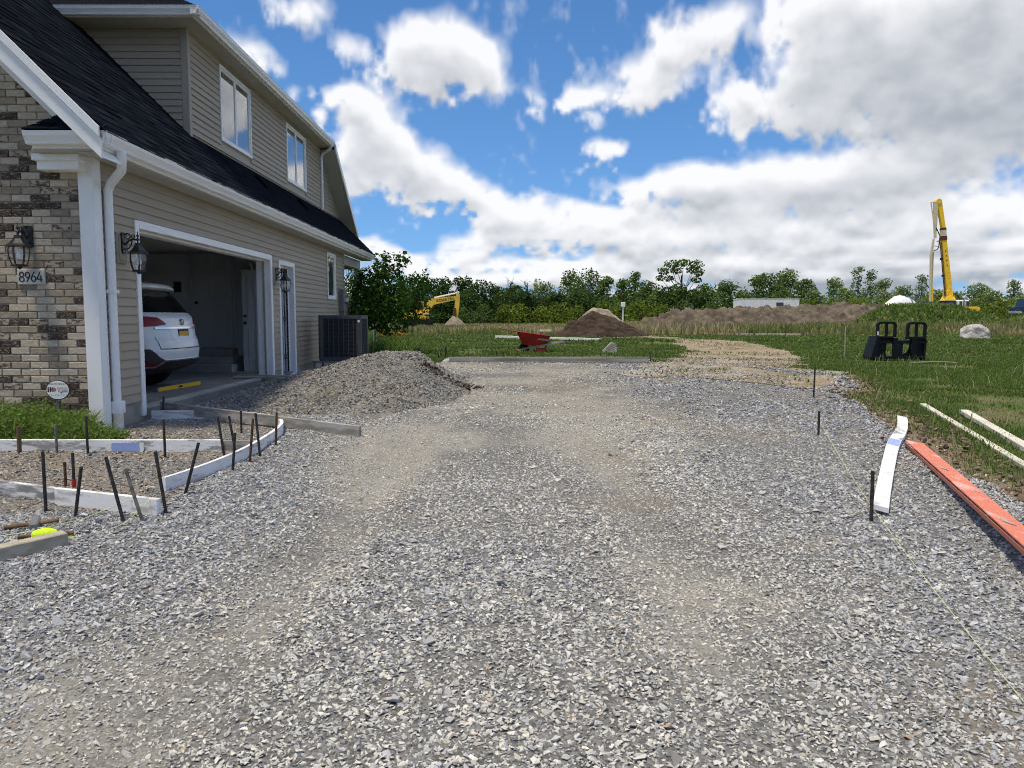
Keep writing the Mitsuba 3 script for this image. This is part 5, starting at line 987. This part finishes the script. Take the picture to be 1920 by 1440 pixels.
fplate([(400, 552), (830, 552), (830, 745), (690, 745), (670, 990), (700, 1070), (430, 1085), (470, 600)], fy + .06, fy + .10, 'back_plate'); fplate([(1290, 565), (1650, 565), (1692, 680), (1660, 900), (1670, 1130), (1290, 1130), (1100, 1085), (1110, 1020), (1220, 960), (1275, 860)], fy + .06, fy + .10, 'back_plate')
part(at_, 'side_wing', hull([(fx(400), fy - .02, fz(552)), (fx(270), fy - .02, fz(1080)), (fx(420), fy - .02, fz(1080)), (fx(450), fy - .02, fz(600)), (fx(400), fy + .45, fz(552)), (fx(300), fy + .55, fz(1080)), (fx(420), fy + .55, fz(1080)), (fx(450), fy + .45, fz(600))]), 'm_black_paint')
part(at_, 'side_wing', hull([(fx(1640), fy - .0, fz(566)), (fx(1690), fy - .0, fz(680)), (fx(1660), fy, fz(1140)), (fx(1600), fy, fz(1140)), (fx(1640), fy + .45, fz(566)), (fx(1690), fy + .5, fz(680)), (fx(1660), fy + .5, fz(1140)), (fx(1600), fy + .5, fz(1140))]), 'm_black_paint')
part(at_, 'cross_beam', bevel(fx(430), fx(1680), fy + .0, fy + .12, fz(742), fz(655)), 'm_black_paint'); part(at_, 'top_rail', bevel(fx(400), fx(830), fy - .02, fy + .08, fz(600), fz(550)), 'm_black_paint'); part(at_, 'top_rail', bevel(fx(1160), fx(1665), fy - .02, fy + .08, fz(630), fz(562)), 'm_black_paint')
part(at_, 'upright', bevel(fx(818), fx(922), fy - .05, fy + .05, fz(1130), fz(590)), 'm_black_paint'); part(at_, 'upright', hull([(fx(965), fy - .02, fz(740)), (fx(1075), fy - .02, fz(740)), (fx(960), fy - .02, fz(1115)), (fx(1060), fy - .02, fz(1115)), (fx(965), fy + .04, fz(740)), (fx(1075), fy + .04, fz(740)), (fx(960), fy + .04, fz(1115)), (fx(1060), fy + .04, fz(1115))]), 'm_black_paint'); part(at_, 'upright', bevel(fx(1290), fx(1410), fy - .05, fy + .05, fz(1165), fz(565)), 'm_black_paint')
part(at_, 'base_bar', bevel(fx(300), fx(1660), fy - .02, fy + .55, fz(1130), fz(1062)), 'm_black_paint')
for x in (440, 1580): part(at_, 'skid', bevel(fx(x), fx(x + 60), fy - .06, fy + .75, fz(1165), fz(1110)), 'm_black_paint')
single('survey_lath', 'thin pale survey lath standing in the grass behind the attachment', 'stake', bevel(10.0, 10.035, 22.6, 22.61, -.1, .84, .002), 'm_wood_x')
single('stick', 'pale stick lying on the grass right of the attachment', 'stick', tube([(9.8, 18.4, -.0), (10.5, 18.5, .01), (10.9, 18.4, .0)], [.012, .016, .010], 6), 'm_wood_x')
def rock(c, r, seed, mat, name, label, flat=.0):
    m = trimesh.creation.icosphere(subdivisions=4); v = np.array(m.vertices); d = 1 + .55 * (meshkit.fbm(v * 1.3 + seed, 3, seed) - .5); v = v * d[:, None]
    for nrm, o in flat: t = np.clip(v @ nrm - o, 0, None); v = v - t[:, None] * np.asarray(nrm) * .9
    v *= 1 + .05 * (meshkit.fbm(v * 7, 3, seed)[:, None] - .5); v = v * r + c
    return single(name, label, 'boulder', trimesh.Trimesh(v, m.faces, process=False), mat, 35)
nn_ = lambda a: np.asarray(a, float) / np.linalg.norm(a)
rock((23.25, 37.7, .18), (.78, .6, .66), 4, 'm_boulder', 'boulder', 'big pale grey boulder alone on the grass at right', [(nn_((.85, -.45, .1)), .78), (nn_((-.75, -.3, .65)), .74), (nn_((.62, -.2, .7)), .84), (nn_((-.3, -1, .2)), .72)])
rock((17.9, 33.5, .06), (.28, .2, .14), 6, 'm_boulder', 'rock', 'small pale rock on the grass behind the right hoop of the attachment', [(nn_((0, 0, 1)), .7)])
# far row of forms at the meadow edge
ff = 'low forms staked at the meadow edge'
for i, (a_, b_, lb) in enumerate([((9.5, 49.6), (12.3, 48.4), 'pale form at the meadow edge nearest the dark soil mound'), ((12.5, 48.3), (15.1, 47.0), 'pale form at the meadow edge, middle of three'), ((15.2, 46.9), (17.6, 45.8), 'pale form at the meadow edge, farthest right of three')]): single('far_form', lb, 'form board', form(a_, b_, .16, .05), 'm_wood_x', group=ff)
for i in range(9):
    x = 10 + i * .95; y = 49.3 - (x - 9.5) * .47; single('far_form_stake', f'{ORD[i]} thin stake from the left along the low forms at the meadow edge', 'stake', tube([(x, y - .12, -.1), (x + .04, y - .12, R.uniform(.45, .75))], .022, 5), 'm_rust', group='stakes along the far forms')

# ------------------------------------------------------------------ soil mounds and the berm
def mound(name, x0, x1, y0, y1, step, fn, mat, clod=.0, seed=0, kind='structure'):
    X, Y = np.meshgrid(np.arange(x0, x1, step), np.arange(y0, y1, step)); q = np.stack([X, Y, X * 0], -1); h = fn(X, Y)
    rough = clod * (np.abs(meshkit.fbm(q * 1.1, 5, seed) - .5) * 2.4 + .7 * (meshkit.fbm(q * 3.2, 3, seed + 1) - .4)) * np.clip(h / .5, 0, 1); Z = np.where(h > 0, h + rough, -.3) - .03
    ny, nx = X.shape; i, j = np.meshgrid(np.arange(nx - 1), np.arange(ny - 1)); a = (j * nx + i).ravel()
    tag(put(numbered(name), trimesh.Trimesh(np.c_[X.ravel(), Y.ravel(), Z.ravel()], np.vstack([np.c_[a, a + 1, a + nx + 1], np.c_[a, a + nx + 1, a + nx]]), process=False), mat, 55 if clod > .2 else True), kind=kind); return fn
def soil(key, a, b, s, sc=.07):
    bump(key, mottled(a, b, s, .3, .7, 4), lambda p, n, uv: FB(p.x * 5, p.y * 5, p.z * 5, 4), sc, .97, .1, 1.5e-2)
soil('m_soil_dark', (.030, .021, .016), (.062, .046, .035), 3.0, .03); soil('m_soil_brown', (.075, .060, .046), (.15, .125, .098), 1.6, .05); soil('m_soil_pale', (.20, .17, .13), (.30, .265, .21), 2.0); soil('m_turf', (.05, .07, .02), (.10, .10, .045), 2.0)
cone = lambda cx, cy, rx, ry, h, p=1.0: (lambda X, Y: h * np.clip(1 - np.hypot((X - cx) / np.where(X < cx, rx[0], rx[1]), (Y - cy) / ry), 0, 1) ** p)
mound('dark_soil_mound', .5, 10.5, 42.2, 50.5, .14, lambda X, Y: np.maximum(cone(4.9, 45.8, (2.3, 3.4), 2.8, 1.42)(X, Y), cone(5.9, 46.2, (3.0, 2.6), 2.6, 1.22)(X, Y)), 'm_soil_dark', .34, 3)
mound('pale_soil_mound', 2.6, 11.0, 52.5, 60.5, .2, lambda X, Y: np.minimum(cone(6.6, 56.2, (2.7, 2.5), 2.7, 2.3)(X, Y), 1.72), 'm_soil_pale', .25, 5)
def berm_fn(X, Y):
    top = np.interp(X, [9.8, 11.2, 13.5, 16, 22, 26, 28, 30.5, 33], [0, .65, 1.45, 1.6, 1.65, 1.95, 2.0, 1.85, 0]); return top * np.clip(1.25 - np.abs(Y - 62.5) / 3.4, 0, 1)
mound('soil_berm', 9.6, 33.2, 58, 67, .13, berm_fn, 'm_soil_brown', .60, 9)
turf = lambda X, Y: np.minimum(cone(31.8, 59.5, (6.0, 8.5), 4.5, 2.9)(X, Y), 1.86); mound('grassy_mound', 25.4, 41, 54.6, 64.5, .3, turf, 'm_turf', .12, 11)
rough_ = lambda X, Y: np.maximum(cone(46.5, 76, (7, 7), 7, 1.15)(X, Y), cone(50, 66, (7.5, 9), 5, 2.3)(X, Y)); mound('rough_earth', 38, 60, 60, 84, .4, rough_, 'm_soil_pale', .35, 13)
mound('field_heap', -7.9, -4.6, 86.5, 90, .15, cone(-6.4, 88, (1.4, 1.4), 1.4, 1.5), 'm_soil_pale', .2, 15)
V_, C_ = [], []
for fn, bx_, cnt, hh_, dryp in ((turf, (25.6, 40.6, 54.8, 62), 9000, (.2, .55), .06), (rough_, (40, 58, 60, 70), 5200, (.3, .9), .5)):
    q = np.c_[R.uniform(bx_[0], bx_[1], cnt), R.uniform(bx_[2], bx_[3], cnt)]; h = fn(q[:, 0], q[:, 1]); q, h = q[h > .05], h[h > .05]
    m, c = blades(q, h - .05, R.uniform(*hh_, len(q)), R.uniform(.08, .2, len(q)), green(len(q), dryp, 1.25), .5); V_.append(m); C_.append(c)
tag(put('mound_grass', cat(V_), 'm_blade', color=np.vstack(C_)), 'rank grass growing over the earth mounds', 'grass', kind='stuff')

# ------------------------------------------------------------------ machines beyond the field
ex = thing('excavator', 'yellow tracked excavator parked behind the young trees with its arm raised', 'excavator'); Y0 = 86.0
def xz(px, py, Yd): return np.array([(px - 957) / 1417 * Yd, Yd, 1.084 + (596 - py) / 1417 * Yd])
def armm(p, q, w0, w1, th, Yd):
    p, q = xz(*p, Yd), xz(*q, Yd); d = (q - p) / np.linalg.norm(q - p); s = np.array([-d[2], 0, d[0]])
    return hull([p + s * e * w0 / 2 + [0, f, 0] for e in (-1, 1) for f in (-th / 2, th / 2)] + [q + s * e * w1 / 2 + [0, f, 0] for e in (-1, 1) for f in (-th / 2, th / 2)])
part(ex, 'boom', [armm((798, 586), (811, 566), .55, .72, .5, Y0), armm((811, 566), (857, 559), .72, .42, .5, Y0)], 'm_yellow'); part(ex, 'stick', [armm((860, 552), (858, 572), .42, .52, .42, Y0 - .05), armm((858, 572), (856.5, 595), .52, .3, .42, Y0 - .05)], 'm_yellow')
part(ex, 'bucket', hull([xz(852, 576, Y0) + [0, e, 0] for e in (-.5, .5)] + [xz(856, 594, Y0) + [0, e, 0] for e in (-.5, .5)] + [xz(850, 592, Y0) + [0, e, 0] for e in (-.5, .5)] + [xz(856, 578, Y0) + [0, e, 0] for e in (-.5, .5)]), 'm_rust')
part(ex, 'ram', [tube([xz(816, 558.5, Y0), xz(859, 549.5, Y0)], .085, 7), tube([xz(802, 588, Y0), xz(810, 569, Y0)], .08, 7)], 'm_white_paint', 50)
part(ex, 'upper_body', [bevel(-12.0, -9.3, Y0 - 1.3, Y0 + 1.3, .95, 1.65, .1), bevel(-12.3, -11.2, Y0 - 1.3, Y0 + 1.3, 1.0, 1.95, .2)], 'm_yellow'); cab = part(ex, 'cab', bevel(-11.0, -9.9, Y0 + .1, Y0 + 1.25, 1.6, 2.95, .08), 'm_yellow'); part(cab, 'window', bevel(-10.9, -10.0, Y0 + .08, Y0 + .12, 2.0, 2.85, .02), 'm_tinted')
for s in (-1, 1): part(ex, 'track', prism(np.array(LineString([(-12.1, .42), (-9.3, .42)]).buffer(.42, quad_segs=4).exterior.coords)[:-1], 'xz', Y0 + s * 1.05 - .28, Y0 + s * 1.05 + .28), 'm_rubber')
t = centre_text('KOMATSU', .30, True, .01); p_, q_ = xz(820, 564.5, Y0), xz(853, 559.5, Y0); rr_ = (q_ - p_) / np.linalg.norm(q_ - p_); part(ex, 'lettering', facing(t, (p_ + q_) / 2 + [0, -.262, 0], rr_, np.cross([0, -1, 0], rr_)), 'm_ink')

pt = thing('concrete_pump_truck', 'yellow concrete pump truck with its folded boom standing high above the mounds', 'concrete pump'); Y1 = 85.0
part(pt, 'main_boom', armm((1776, 556), (1760, 452), .66, .50, .5, Y1), 'm_pump_yellow'); part(pt, 'knuckle', armm((1760, 453), (1758.6, 431), .50, .42, .56, Y1), 'm_pump_cream'); part(pt, 'hinge_band', [armm((1760.2, 453), (1759.6, 445), .53, .50, .6, Y1), armm((1758.8, 434), (1758.4, 430), .45, .42, .6, Y1)], 'm_rust'); part(pt, 'second_boom', armm((1758.5, 431), (1747.5, 380), .36, .52, .44, Y1), 'm_pump_yellow')
part(pt, 'boom_head', [mv(lathe([(0, -.3), (.28, -.3), (.28, .3), (0, .3)], 14, 'y'), *xz(1746.5, 382, Y1))], 'm_pump_yellow', 40)
part(pt, 'third_boom', [armm((1742.5, 383), (1743.5, 425), .40, .30, .34, Y1 - .1), armm((1743.5, 425), (1744.8, 449), .28, .14, .3, Y1 - .1)], 'm_pump_cream'); part(pt, 'link_rod', [tube([xz(1734, 384, Y1), xz(1738.5, 408, Y1), xz(1744.5, 448, Y1)], .07, 6), tube([xz(1734, 384, Y1), xz(1744, 381, Y1)], .06, 6), tube([xz(1739.5, 408, Y1), xz(1743, 386, Y1)], .05, 6)], 'm_pump_cream', 50)
part(pt, 'fourth_boom', [armm((1742, 450), (1738.5, 480), .16, .22, .2, Y1 - .1), armm((1738.5, 478), (1741, 566), .20, .16, .2, Y1 - .1)], 'm_pump_cream'); part(pt, 'delivery_pipe', [tube([xz(1742.6, 474, Y1), xz(1742.8, 530, Y1), xz(1745, 577, Y1)], .09, 7)], 'm_pump_cream', 50); part(pt, 'hose_end', [tube([xz(1740, 540, Y1), xz(1741, 568, Y1)], .12, 7), tube([xz(1743.5, 540, Y1), xz(1745, 577, Y1)], .11, 7)], 'm_pump_yellow', 50)
part(pt, 'pipework', [tube([xz(*q, Y1 - .3) for q in ((1743, 472), (1749, 470), (1752, 466), (1753.5, 445), (1746, 430))], .055, 6), tube([xz(*q, Y1 - .3) for q in ((1743, 463), (1752, 464))], .035, 5), tube([xz(*q, Y1 - .3) for q in ((1748, 455), (1758, 452))], .055, 5), tube([xz(*q, Y1 - .4) for q in ((1754, 455), (1768, 556))], .06, 6), tube([xz(*q, Y1 - .4) for q in ((1756.5, 455), (1770, 556))], .045, 6)], 'm_rust', 50)
for px, py in ((1758.5, 487), (1763, 518)): part(pt, 'pipe_clamp', [mv(bevel(-.14, .14, -.1, .1, -.12, .12, .02), *xz(px, py, Y1 - .4))], 'm_dark')
for q in np.linspace(.55, .8, 4): part(pt, 'boom_mark', mv(bevel(-.06, .06, -.012, .0, -.08, .08, .003), *(xz(1776, 556, Y1) * (1 - q) + xz(1760, 452, Y1) * q + [0, -.255, 0])), 'm_rust')
X_ = lambda px: (px - 957) / 1417 * Y1; Z_ = lambda py: 1.084 + (596 - py) / 1417 * Y1
part(pt, 'turret', [hull([(X_(1764), Y1 - .6, Z_(564)), (X_(1784), Y1 - .6, Z_(564)), (X_(1768), Y1 - .5, Z_(556)), (X_(1781), Y1 - .5, Z_(556)), (X_(1764), Y1 + .6, Z_(564)), (X_(1784), Y1 + .6, Z_(564)), (X_(1768), Y1 + .5, Z_(556)), (X_(1781), Y1 + .5, Z_(556))]), bevel(X_(1768), X_(1770), Y1 - .5, Y1 + .5, Z_(558), Z_(546), .02)], 'm_pump_yellow')
part(pt, 'pedestal', bevel(X_(1766), X_(1782), Y1 - .9, Y1 + .9, Z_(588), Z_(564), .05), 'm_blue_paint'); part(pt, 'chassis', [bevel(X_(1728), X_(1806), Y1 - .5, Y1 + .5, Z_(590), Z_(584), .04), bevel(X_(1750), X_(1768), Y1 - 1.0, Y1 + 1.0, Z_(588), Z_(573), .1)], 'm_blue_paint')
cab = part(pt, 'cab', bevel(X_(1782), X_(1803), Y1 - 1.2, Y1 + 1.2, Z_(588), Z_(563), .12), 'm_white_paint'); part(cab, 'window', bevel(X_(1784), X_(1789), Y1 - 1.23, Y1 - 1.19, Z_(574), Z_(565.5), .01), 'm_tinted'); part(cab, 'window', bevel(X_(1797), X_(1802), Y1 - 1.23, Y1 - 1.19, Z_(576), Z_(565.5), .01), 'm_tinted'); part(pt, 'exhaust_stack', tube([(X_(1791), Y1 - 1.35, Z_(584)), (X_(1791), Y1 - 1.35, Z_(563)), (X_(1793), Y1 - 1.35, Z_(560)), (X_(1796), Y1 - 1.35, Z_(558))], .09, 7), 'm_steel', 50)
part(pt, 'outrigger', bevel(X_(1778), X_(1808), Y1 - 2.4, Y1 - 2.0, Z_(584), Z_(576), .03), 'm_pump_yellow'); part(pt, 'outrigger', bevel(X_(1806), X_(1841), Y1 + .5, Y1 + .9, Z_(582), Z_(577), .03), 'm_pump_yellow')
for px in (1789.5, 1805, 1839): part(pt, 'outrigger_foot', tube([(X_(px), Y1 - 2.2 if px < 1820 else Y1 + .7, Z_(579)), (X_(px), Y1 - 2.2 if px < 1820 else Y1 + .7, Z_(592))], .12, 8), 'm_white_paint', 50)
for px in (1796, 1778, 1740, 1732): part(pt, 'wheel', lathe([(.0, -.16), (.3, -.16), (.5, -.12), (.52, 0), (.5, .12), (.3, .16), (0, .16)], 16, 'y', (X_(px), Y1 - 1.05, .62)), 'm_rubber', 40)
part(pt, 'hopper', hull([(X_(1724), Y1 - .9, Z_(566)), (X_(1743), Y1 - .9, Z_(566)), (X_(1724), Y1 + .9, Z_(566)), (X_(1743), Y1 + .9, Z_(566)), (X_(1730), Y1 - .6, Z_(580)), (X_(1741), Y1 - .6, Z_(580)), (X_(1730), Y1 + .6, Z_(580)), (X_(1741), Y1 + .6, Z_(580))]), 'm_boxgrey')
mx = thing('concrete_mixer', 'white drum of a concrete mixer truck showing above the berm', 'mixer truck'); Y2 = 80.0; Xm = lambda px: (px - 957) / 1417 * Y2
prof = [(0, Xm(1653)), (.35, Xm(1656)), (1.15, Xm(1675)), (1.25, Xm(1682)), (1.20, Xm(1690)), (.80, Xm(1706)), (.62, Xm(1711)), (0, Xm(1712))]
part(mx, 'drum', mv(lathe([(r, z) for r, z in prof], 22, 'x'), 0, Y2, 2.20), 'm_white_paint', 50); part(mx, 'drum_ring', mv(lathe([(1.0, Xm(1699)), (1.04, Xm(1700)), (1.0, Xm(1702))], 22, 'x'), 0, Y2, 2.2), 'm_boxgrey', 50)
part(mx, 'hopper', hull([(Xm(1708), Y2 - .5, 3.3), (Xm(1716), Y2 - .5, 3.3), (Xm(1708), Y2 + .5, 3.3), (Xm(1716), Y2 + .5, 3.3), (Xm(1709), Y2 - .2, 2.5), (Xm(1713), Y2 + .2, 2.5)]), 'm_boxgrey'); part(mx, 'chassis', bevel(Xm(1630), Xm(1716), Y2 - .5, Y2 + .5, .75, 1.1, .04), 'm_dark'); part(mx, 'cab', bevel(Xm(1622), Xm(1645), Y2 - 1.15, Y2 + 1.15, .7, 2.3, .12), 'm_white_paint')
for px in (1632, 1676, 1690, 1702): part(mx, 'wheel', lathe([(.0, -.16), (.3, -.16), (.5, -.12), (.52, 0), (.5, .12), (.3, .16), (0, .16)], 14, 'y', (Xm(px), Y2 - 1.0, .52)), 'm_rubber', 40)
tr = thing('box_trailer', 'long white box trailer parked behind the soil berm', 'trailer'); part(tr, 'box', bevel(28.6, 36.2, 95, 97.4, .7, 3.42, .05), 'm_white_paint'); part(tr, 'window', bevel(33.3, 34.2, 94.96, 95.0, 2.55, 3.0, .01), 'm_tinted'); part(tr, 'roof_edge', bevel(28.55, 36.25, 94.97, 97.43, 3.38, 3.46, .02), 'm_sticker'); part(tr, 'door', bevel(36.2, 36.24, 95.2, 97.2, .8, 3.3, .01), 'm_sticker')
for x in (31.5, 32.6): part(tr, 'wheel', lathe([(.0, -.12), (.25, -.12), (.36, -.08), (.36, .08), (.25, .12), (0, .12)], 14, 'y', (x, 95.1, .36)), 'm_rubber', 40)
pk = thing('pickup_truck', 'dark blue pickup truck on the raised ground at the right edge', 'pickup truck'); px0, py0, pz0 = 50.0, 75.0, 1.10
part(pk, 'body', mv(prism([(0, .55), (0, 1.05), (.4, 1.1), (.55, 1.1), (.75, 1.85), (2.9, 1.88), (3.35, 1.15), (5.4, 1.05), (5.6, .85), (5.6, .5)], 'xz', -.95, .95), px0, py0, pz0), 'm_truck_blue', 30); part(pk, 'window', mv(bevel(.85, 1.75, -.97, -.94, 1.15, 1.75, .01), px0, py0, pz0), 'm_tinted'); part(pk, 'window', mv(bevel(1.85, 2.85, -.97, -.94, 1.15, 1.75, .01), px0, py0, pz0), 'm_tinted'); part(pk, 'bumper', mv(bevel(-.12, .05, -.95, .95, .45, .62, .03), px0, py0, pz0), 'm_chrome')
for x in (1.0, 4.4): part(pk, 'wheel', lathe([(.0, -.12), (.25, -.12), (.38, -.08), (.38, .08), (.25, .12), (0, .12)], 16, 'y', (px0 + x, py0 - .85, pz0 + .38)), 'm_rubber', 40)
bb = thing('bird_box', 'small white box on a pole in front of the far trees', 'bird box'); part(bb, 'pole', tube([(14.2, 95.5, 0), (14.2, 95.5, 2.6)], .09, 6), 'm_white_paint'); part(bb, 'box', bevel(13.95, 14.45, 95.3, 95.7, 2.45, 3.05, .04), 'm_white_paint')

# ------------------------------------------------------------------ the treeline: every tree that can be told apart
KINDS = {'dark': ('dense dark green tree', [(0.038, 0.073, 0.021), (0.057, 0.100, 0.028), (0.077, 0.130, 0.038)], 9), 'mid': ('mid-green leafy tree', [(0.088, 0.147, 0.035), (0.118, 0.183, 0.047), (0.147, 0.218, 0.065)], 9), 'pale': ('pale green loose-crowned tree', [(0.201, 0.277, 0.106), (0.248, 0.325, 0.136), (0.153, 0.218, 0.083)], 9),
         'tall': ('slender airy pale tree', [(0.177, 0.248, 0.118), (0.224, 0.295, 0.159), (0.130, 0.189, 0.077)], 10), 'bush': ('yellow-green bush', [(0.161, 0.221, 0.034), (0.195, 0.255, 0.042), (0.110, 0.161, 0.030)], 5), 'scrub': ('dull green scrub bush', [(0.088, 0.142, 0.042), (0.118, 0.177, 0.059)], 5)}
TREES = [('dark', 560, 515, 60, 118), ('dark', 620, 512, 60, 120), ('dark', 672, 505, 46, 119), ('dark', 715, 515, 60, 121), ('dark', 760, 520, 60, 118), ('dark', 800, 520, 52, 123), ('dark', 838, 523, 42, 116), ('dark', 868, 519, 40, 120), ('dark', 905, 526, 46, 117), ('dark', 934, 536, 40, 121), ('scrub', 962, 536, 44, 123), ('dark', 985, 545, 40, 117), ('pale', 1018, 528, 44, 126), ('dark', 1040, 548, 34, 118),
    ('mid', 1072, 509, 44, 124), ('mid', 1103, 508, 46, 120), ('mid', 1136, 519, 36, 124), ('dark', 1088, 545, 54, 116), ('mid', 1166, 522, 34, 128), ('mid', 1190, 509, 28, 124), ('mid', 1214, 528, 44, 121), ('mid', 1240, 540, 40, 117), ('mid', 1322, 532, 50, 120), ('mid', 1356, 526, 46, 123), ('pale', 1394, 545, 34, 127), ('mid', 1416, 517, 36, 128), ('mid', 1444, 512, 40, 124), ('mid', 1474, 507, 46, 128), ('mid', 1505, 523, 36, 124), ('pale', 1525, 545, 36, 118),
    ('pale', 1560, 521, 32, 130), ('tall', 1606, 501, 26, 128), ('tall', 1628, 507, 30, 131), ('pale', 1652, 524, 34, 127), ('pale', 1585, 540, 36, 120), ('pale', 1690, 536, 34, 130), ('tall', 1724, 515, 30, 132), ('pale', 1752, 545, 40, 124), ('pale', 1790, 548, 36, 128), ('pale', 1832, 533, 52, 122), ('pale', 1858, 548, 44, 118), ('tall', 1896, 525, 30, 128), ('pale', 1935, 540, 50, 124), ('pale', 1975, 535, 50, 122)]
BUSHES = [('bush', 945, 572, 34, 112), ('bush', 978, 569, 36, 111), ('bush', 1010, 573, 34, 112), ('bush', 1045, 566, 40, 110), ('bush', 1085, 572, 40, 111), ('bush', 1130, 563, 34, 113), ('bush', 1160, 568, 36, 111), ('bush', 1200, 565, 42, 112), ('bush', 1240, 570, 40, 111), ('scrub', 1280, 563, 44, 112), ('scrub', 1330, 566, 44, 112), ('scrub', 905, 570, 40, 112), ('scrub', 870, 575, 40, 112), ('bush', 1520, 560, 34, 112), ('bush', 1560, 562, 40, 112), ('bush', 1610, 558, 40, 113), ('bush', 1660, 557, 38, 113), ('bush', 1725, 557, 44, 112), ('bush', 1830, 565, 56, 110), ('bush', 1880, 556, 50, 110), ('bush', 1925, 552, 50, 110), ('scrub', 1770, 562, 40, 112), ('bush', 1480, 556, 40, 113)]
count = {}
for i, (kd, px, top, wpx, Yd) in enumerate(sorted(TREES + BUSHES, key=lambda t: t[1])):
    desc, cols, nl = KINDS[kd]; n_ = count.get(kd, 0); count[kd] = n_ + 1
    isb = kd in ('bush', 'scrub') and top > 550
    x = (px - 957) / 1417 * Yd; h = 1.084 + (596 - top) / 1417 * Yd; w = wpx / 1417 * Yd * (1.45 if kd in ('dark', 'mid') else 1.3); g = np.random.default_rng(100 + i)
    k = thing('bush' if isb else 'tree', f'{desc} in the far treeline, {ORD[n_]} of its kind from the left', 'bush' if isb else 'tree', 'bushes before the treeline' if isb else 'trees of the far treeline')
    lob = []; low = -.02
    for j in range(nl):
        u = (j + .6) / nl; zz_ = h * (low + (1 - low) * (u ** .9)) ; rr = w * (.55 if kd == 'tall' else .54) * (1 - .50 * max(0, u - .45) / .55) * g.uniform(.62, .9); off = w * .30 * (1 - .55 * u)
        lob.append((x + g.uniform(-1, 1) * off, Yd + g.uniform(-1, 1) * off, min(zz_, h - rr * .75), rr, rr, rr * g.uniform(.7, 1.0)))
    lob.append((x + g.uniform(-.15, .15) * w, Yd, h - w * .15, w * .20, w * .20, w * .15)); lob.append((x + g.uniform(-.3, .3) * w, Yd, h - w * .28, w * .2, w * .2, w * .16))
    n = int((600 if isb else 2300 if kd != 'tall' else 1500) * min(1.3, max(.55, w / 3.6)))
    m, c = leaf_cloud(lob, n, .40 if not isb else .36, 200 + i, cols, .6, 4, fill=.5); part(k, 'crown', m, 'm_leaf', color=c)
    part(k, 'trunk', trunk((x, Yd, -.1), (x, Yd, h * .86), .07 + .012 * h, .03, [l[:3] for l in lob[2:]], i, 5), 'm_bark')
# the big flat-topped oak that overtops the line
k = thing('tree', 'tall flat-topped tree overtopping the middle of the treeline', 'tree', 'trees of the far treeline'); Yd = 116; ox = (1273 - 957) / 1417 * Yd; s = Yd / 1417
pxl = lambda px, py, r, rz=None: (ox + (px - 1273) * s, Yd + ((px * 7) % 5 - 2) * .5, 1.084 + (596 - py) * s, r * s, r * s, (rz or r) * s)
lob = [pxl(1256, 497, 13, 8), pxl(1278, 495, 14, 7), pxl(1300, 498, 13, 8), pxl(1240, 510, 12, 7), pxl(1312, 511, 10, 8), pxl(1266, 507, 12, 8), pxl(1293, 508, 12, 7), pxl(1236, 522, 9, 6), pxl(1250, 524, 10, 6), pxl(1304, 525, 11, 7), pxl(1268, 545, 18, 14), pxl(1282, 560, 22, 16), pxl(1255, 562, 20, 16), pxl(1300, 555, 16, 14)]
m, c = leaf_cloud(lob, 3400, .40, 777, KINDS['mid'][1], .6, 4); part(k, 'crown', m, 'm_leaf', color=c); part(k, 'trunk', trunk((ox, Yd, -.1), (ox + .4, Yd, 7.6), .28, .10, [l[:3] for l in lob], 778, 7), 'm_bark', 50)
for px, top, n_ in ((957, 527, 'left'), (988, 530, 'right')):                   # bare tops
    x = (px - 957) / 1417 * 122; h = 1.084 + (596 - top) / 1417 * 122; g = np.random.default_rng(int(px)); k = thing('bare_tree', f'leafless grey tree rising above the dark wood, {n_} one of two', 'tree', 'leafless trees'); part(k, 'trunk', trunk((x, 122, 0), (x + .2, 122, h), .12, .03, [], 3, 5), 'm_bark')
    part(k, 'branches', [tube([(x, 122, h * u), (x + g.uniform(-.5, .5), 122 + g.uniform(-.5, .5), h * u + .7), (x + g.uniform(-1.2, 1.2), 122 + g.uniform(-1, 1), h * u + g.uniform(.9, 1.6))], [.05, .035, .015], 4) for u in g.uniform(.5, .92, 16)], 'm_bark')
# understorey that closes the line
lob = []
for px in range(520, 2010, 11):
    Yd = 117 + R.uniform(-3, 9); r = R.uniform(1.2, 1.9); pale = px > 1500; top = (R.uniform(546, 566) if not pale else R.uniform(556, 572)); zc = 1.084 + (596 - top) / 1417 * Yd - r * .8
    lob += [((px - 957) / 1417 * Yd, Yd, max(zc, .6), r, r, r), ((px - 957) / 1417 * Yd, Yd - .6, .5, r * 1.1, r, 1.0)]
lobs = np.array(lob)
lft = lobs[lobs[:, 0] < 46]; rgt = lobs[lobs[:, 0] >= 46]
m1, c1 = leaf_cloud(lft, 26000, .46, 900, KINDS['scrub'][1] + KINDS['dark'][1], .6, 4, fill=.4); m2, c2 = leaf_cloud(rgt, 12000, .46, 901, KINDS['pale'][1] + KINDS['bush'][1], .6, 4, fill=.4)
tag(put('undergrowth', cat([m1, m2]), 'm_leaf', color=np.vstack([c1, c2])), 'tangled undergrowth closing the foot of the far treeline', 'undergrowth', kind='stuff')
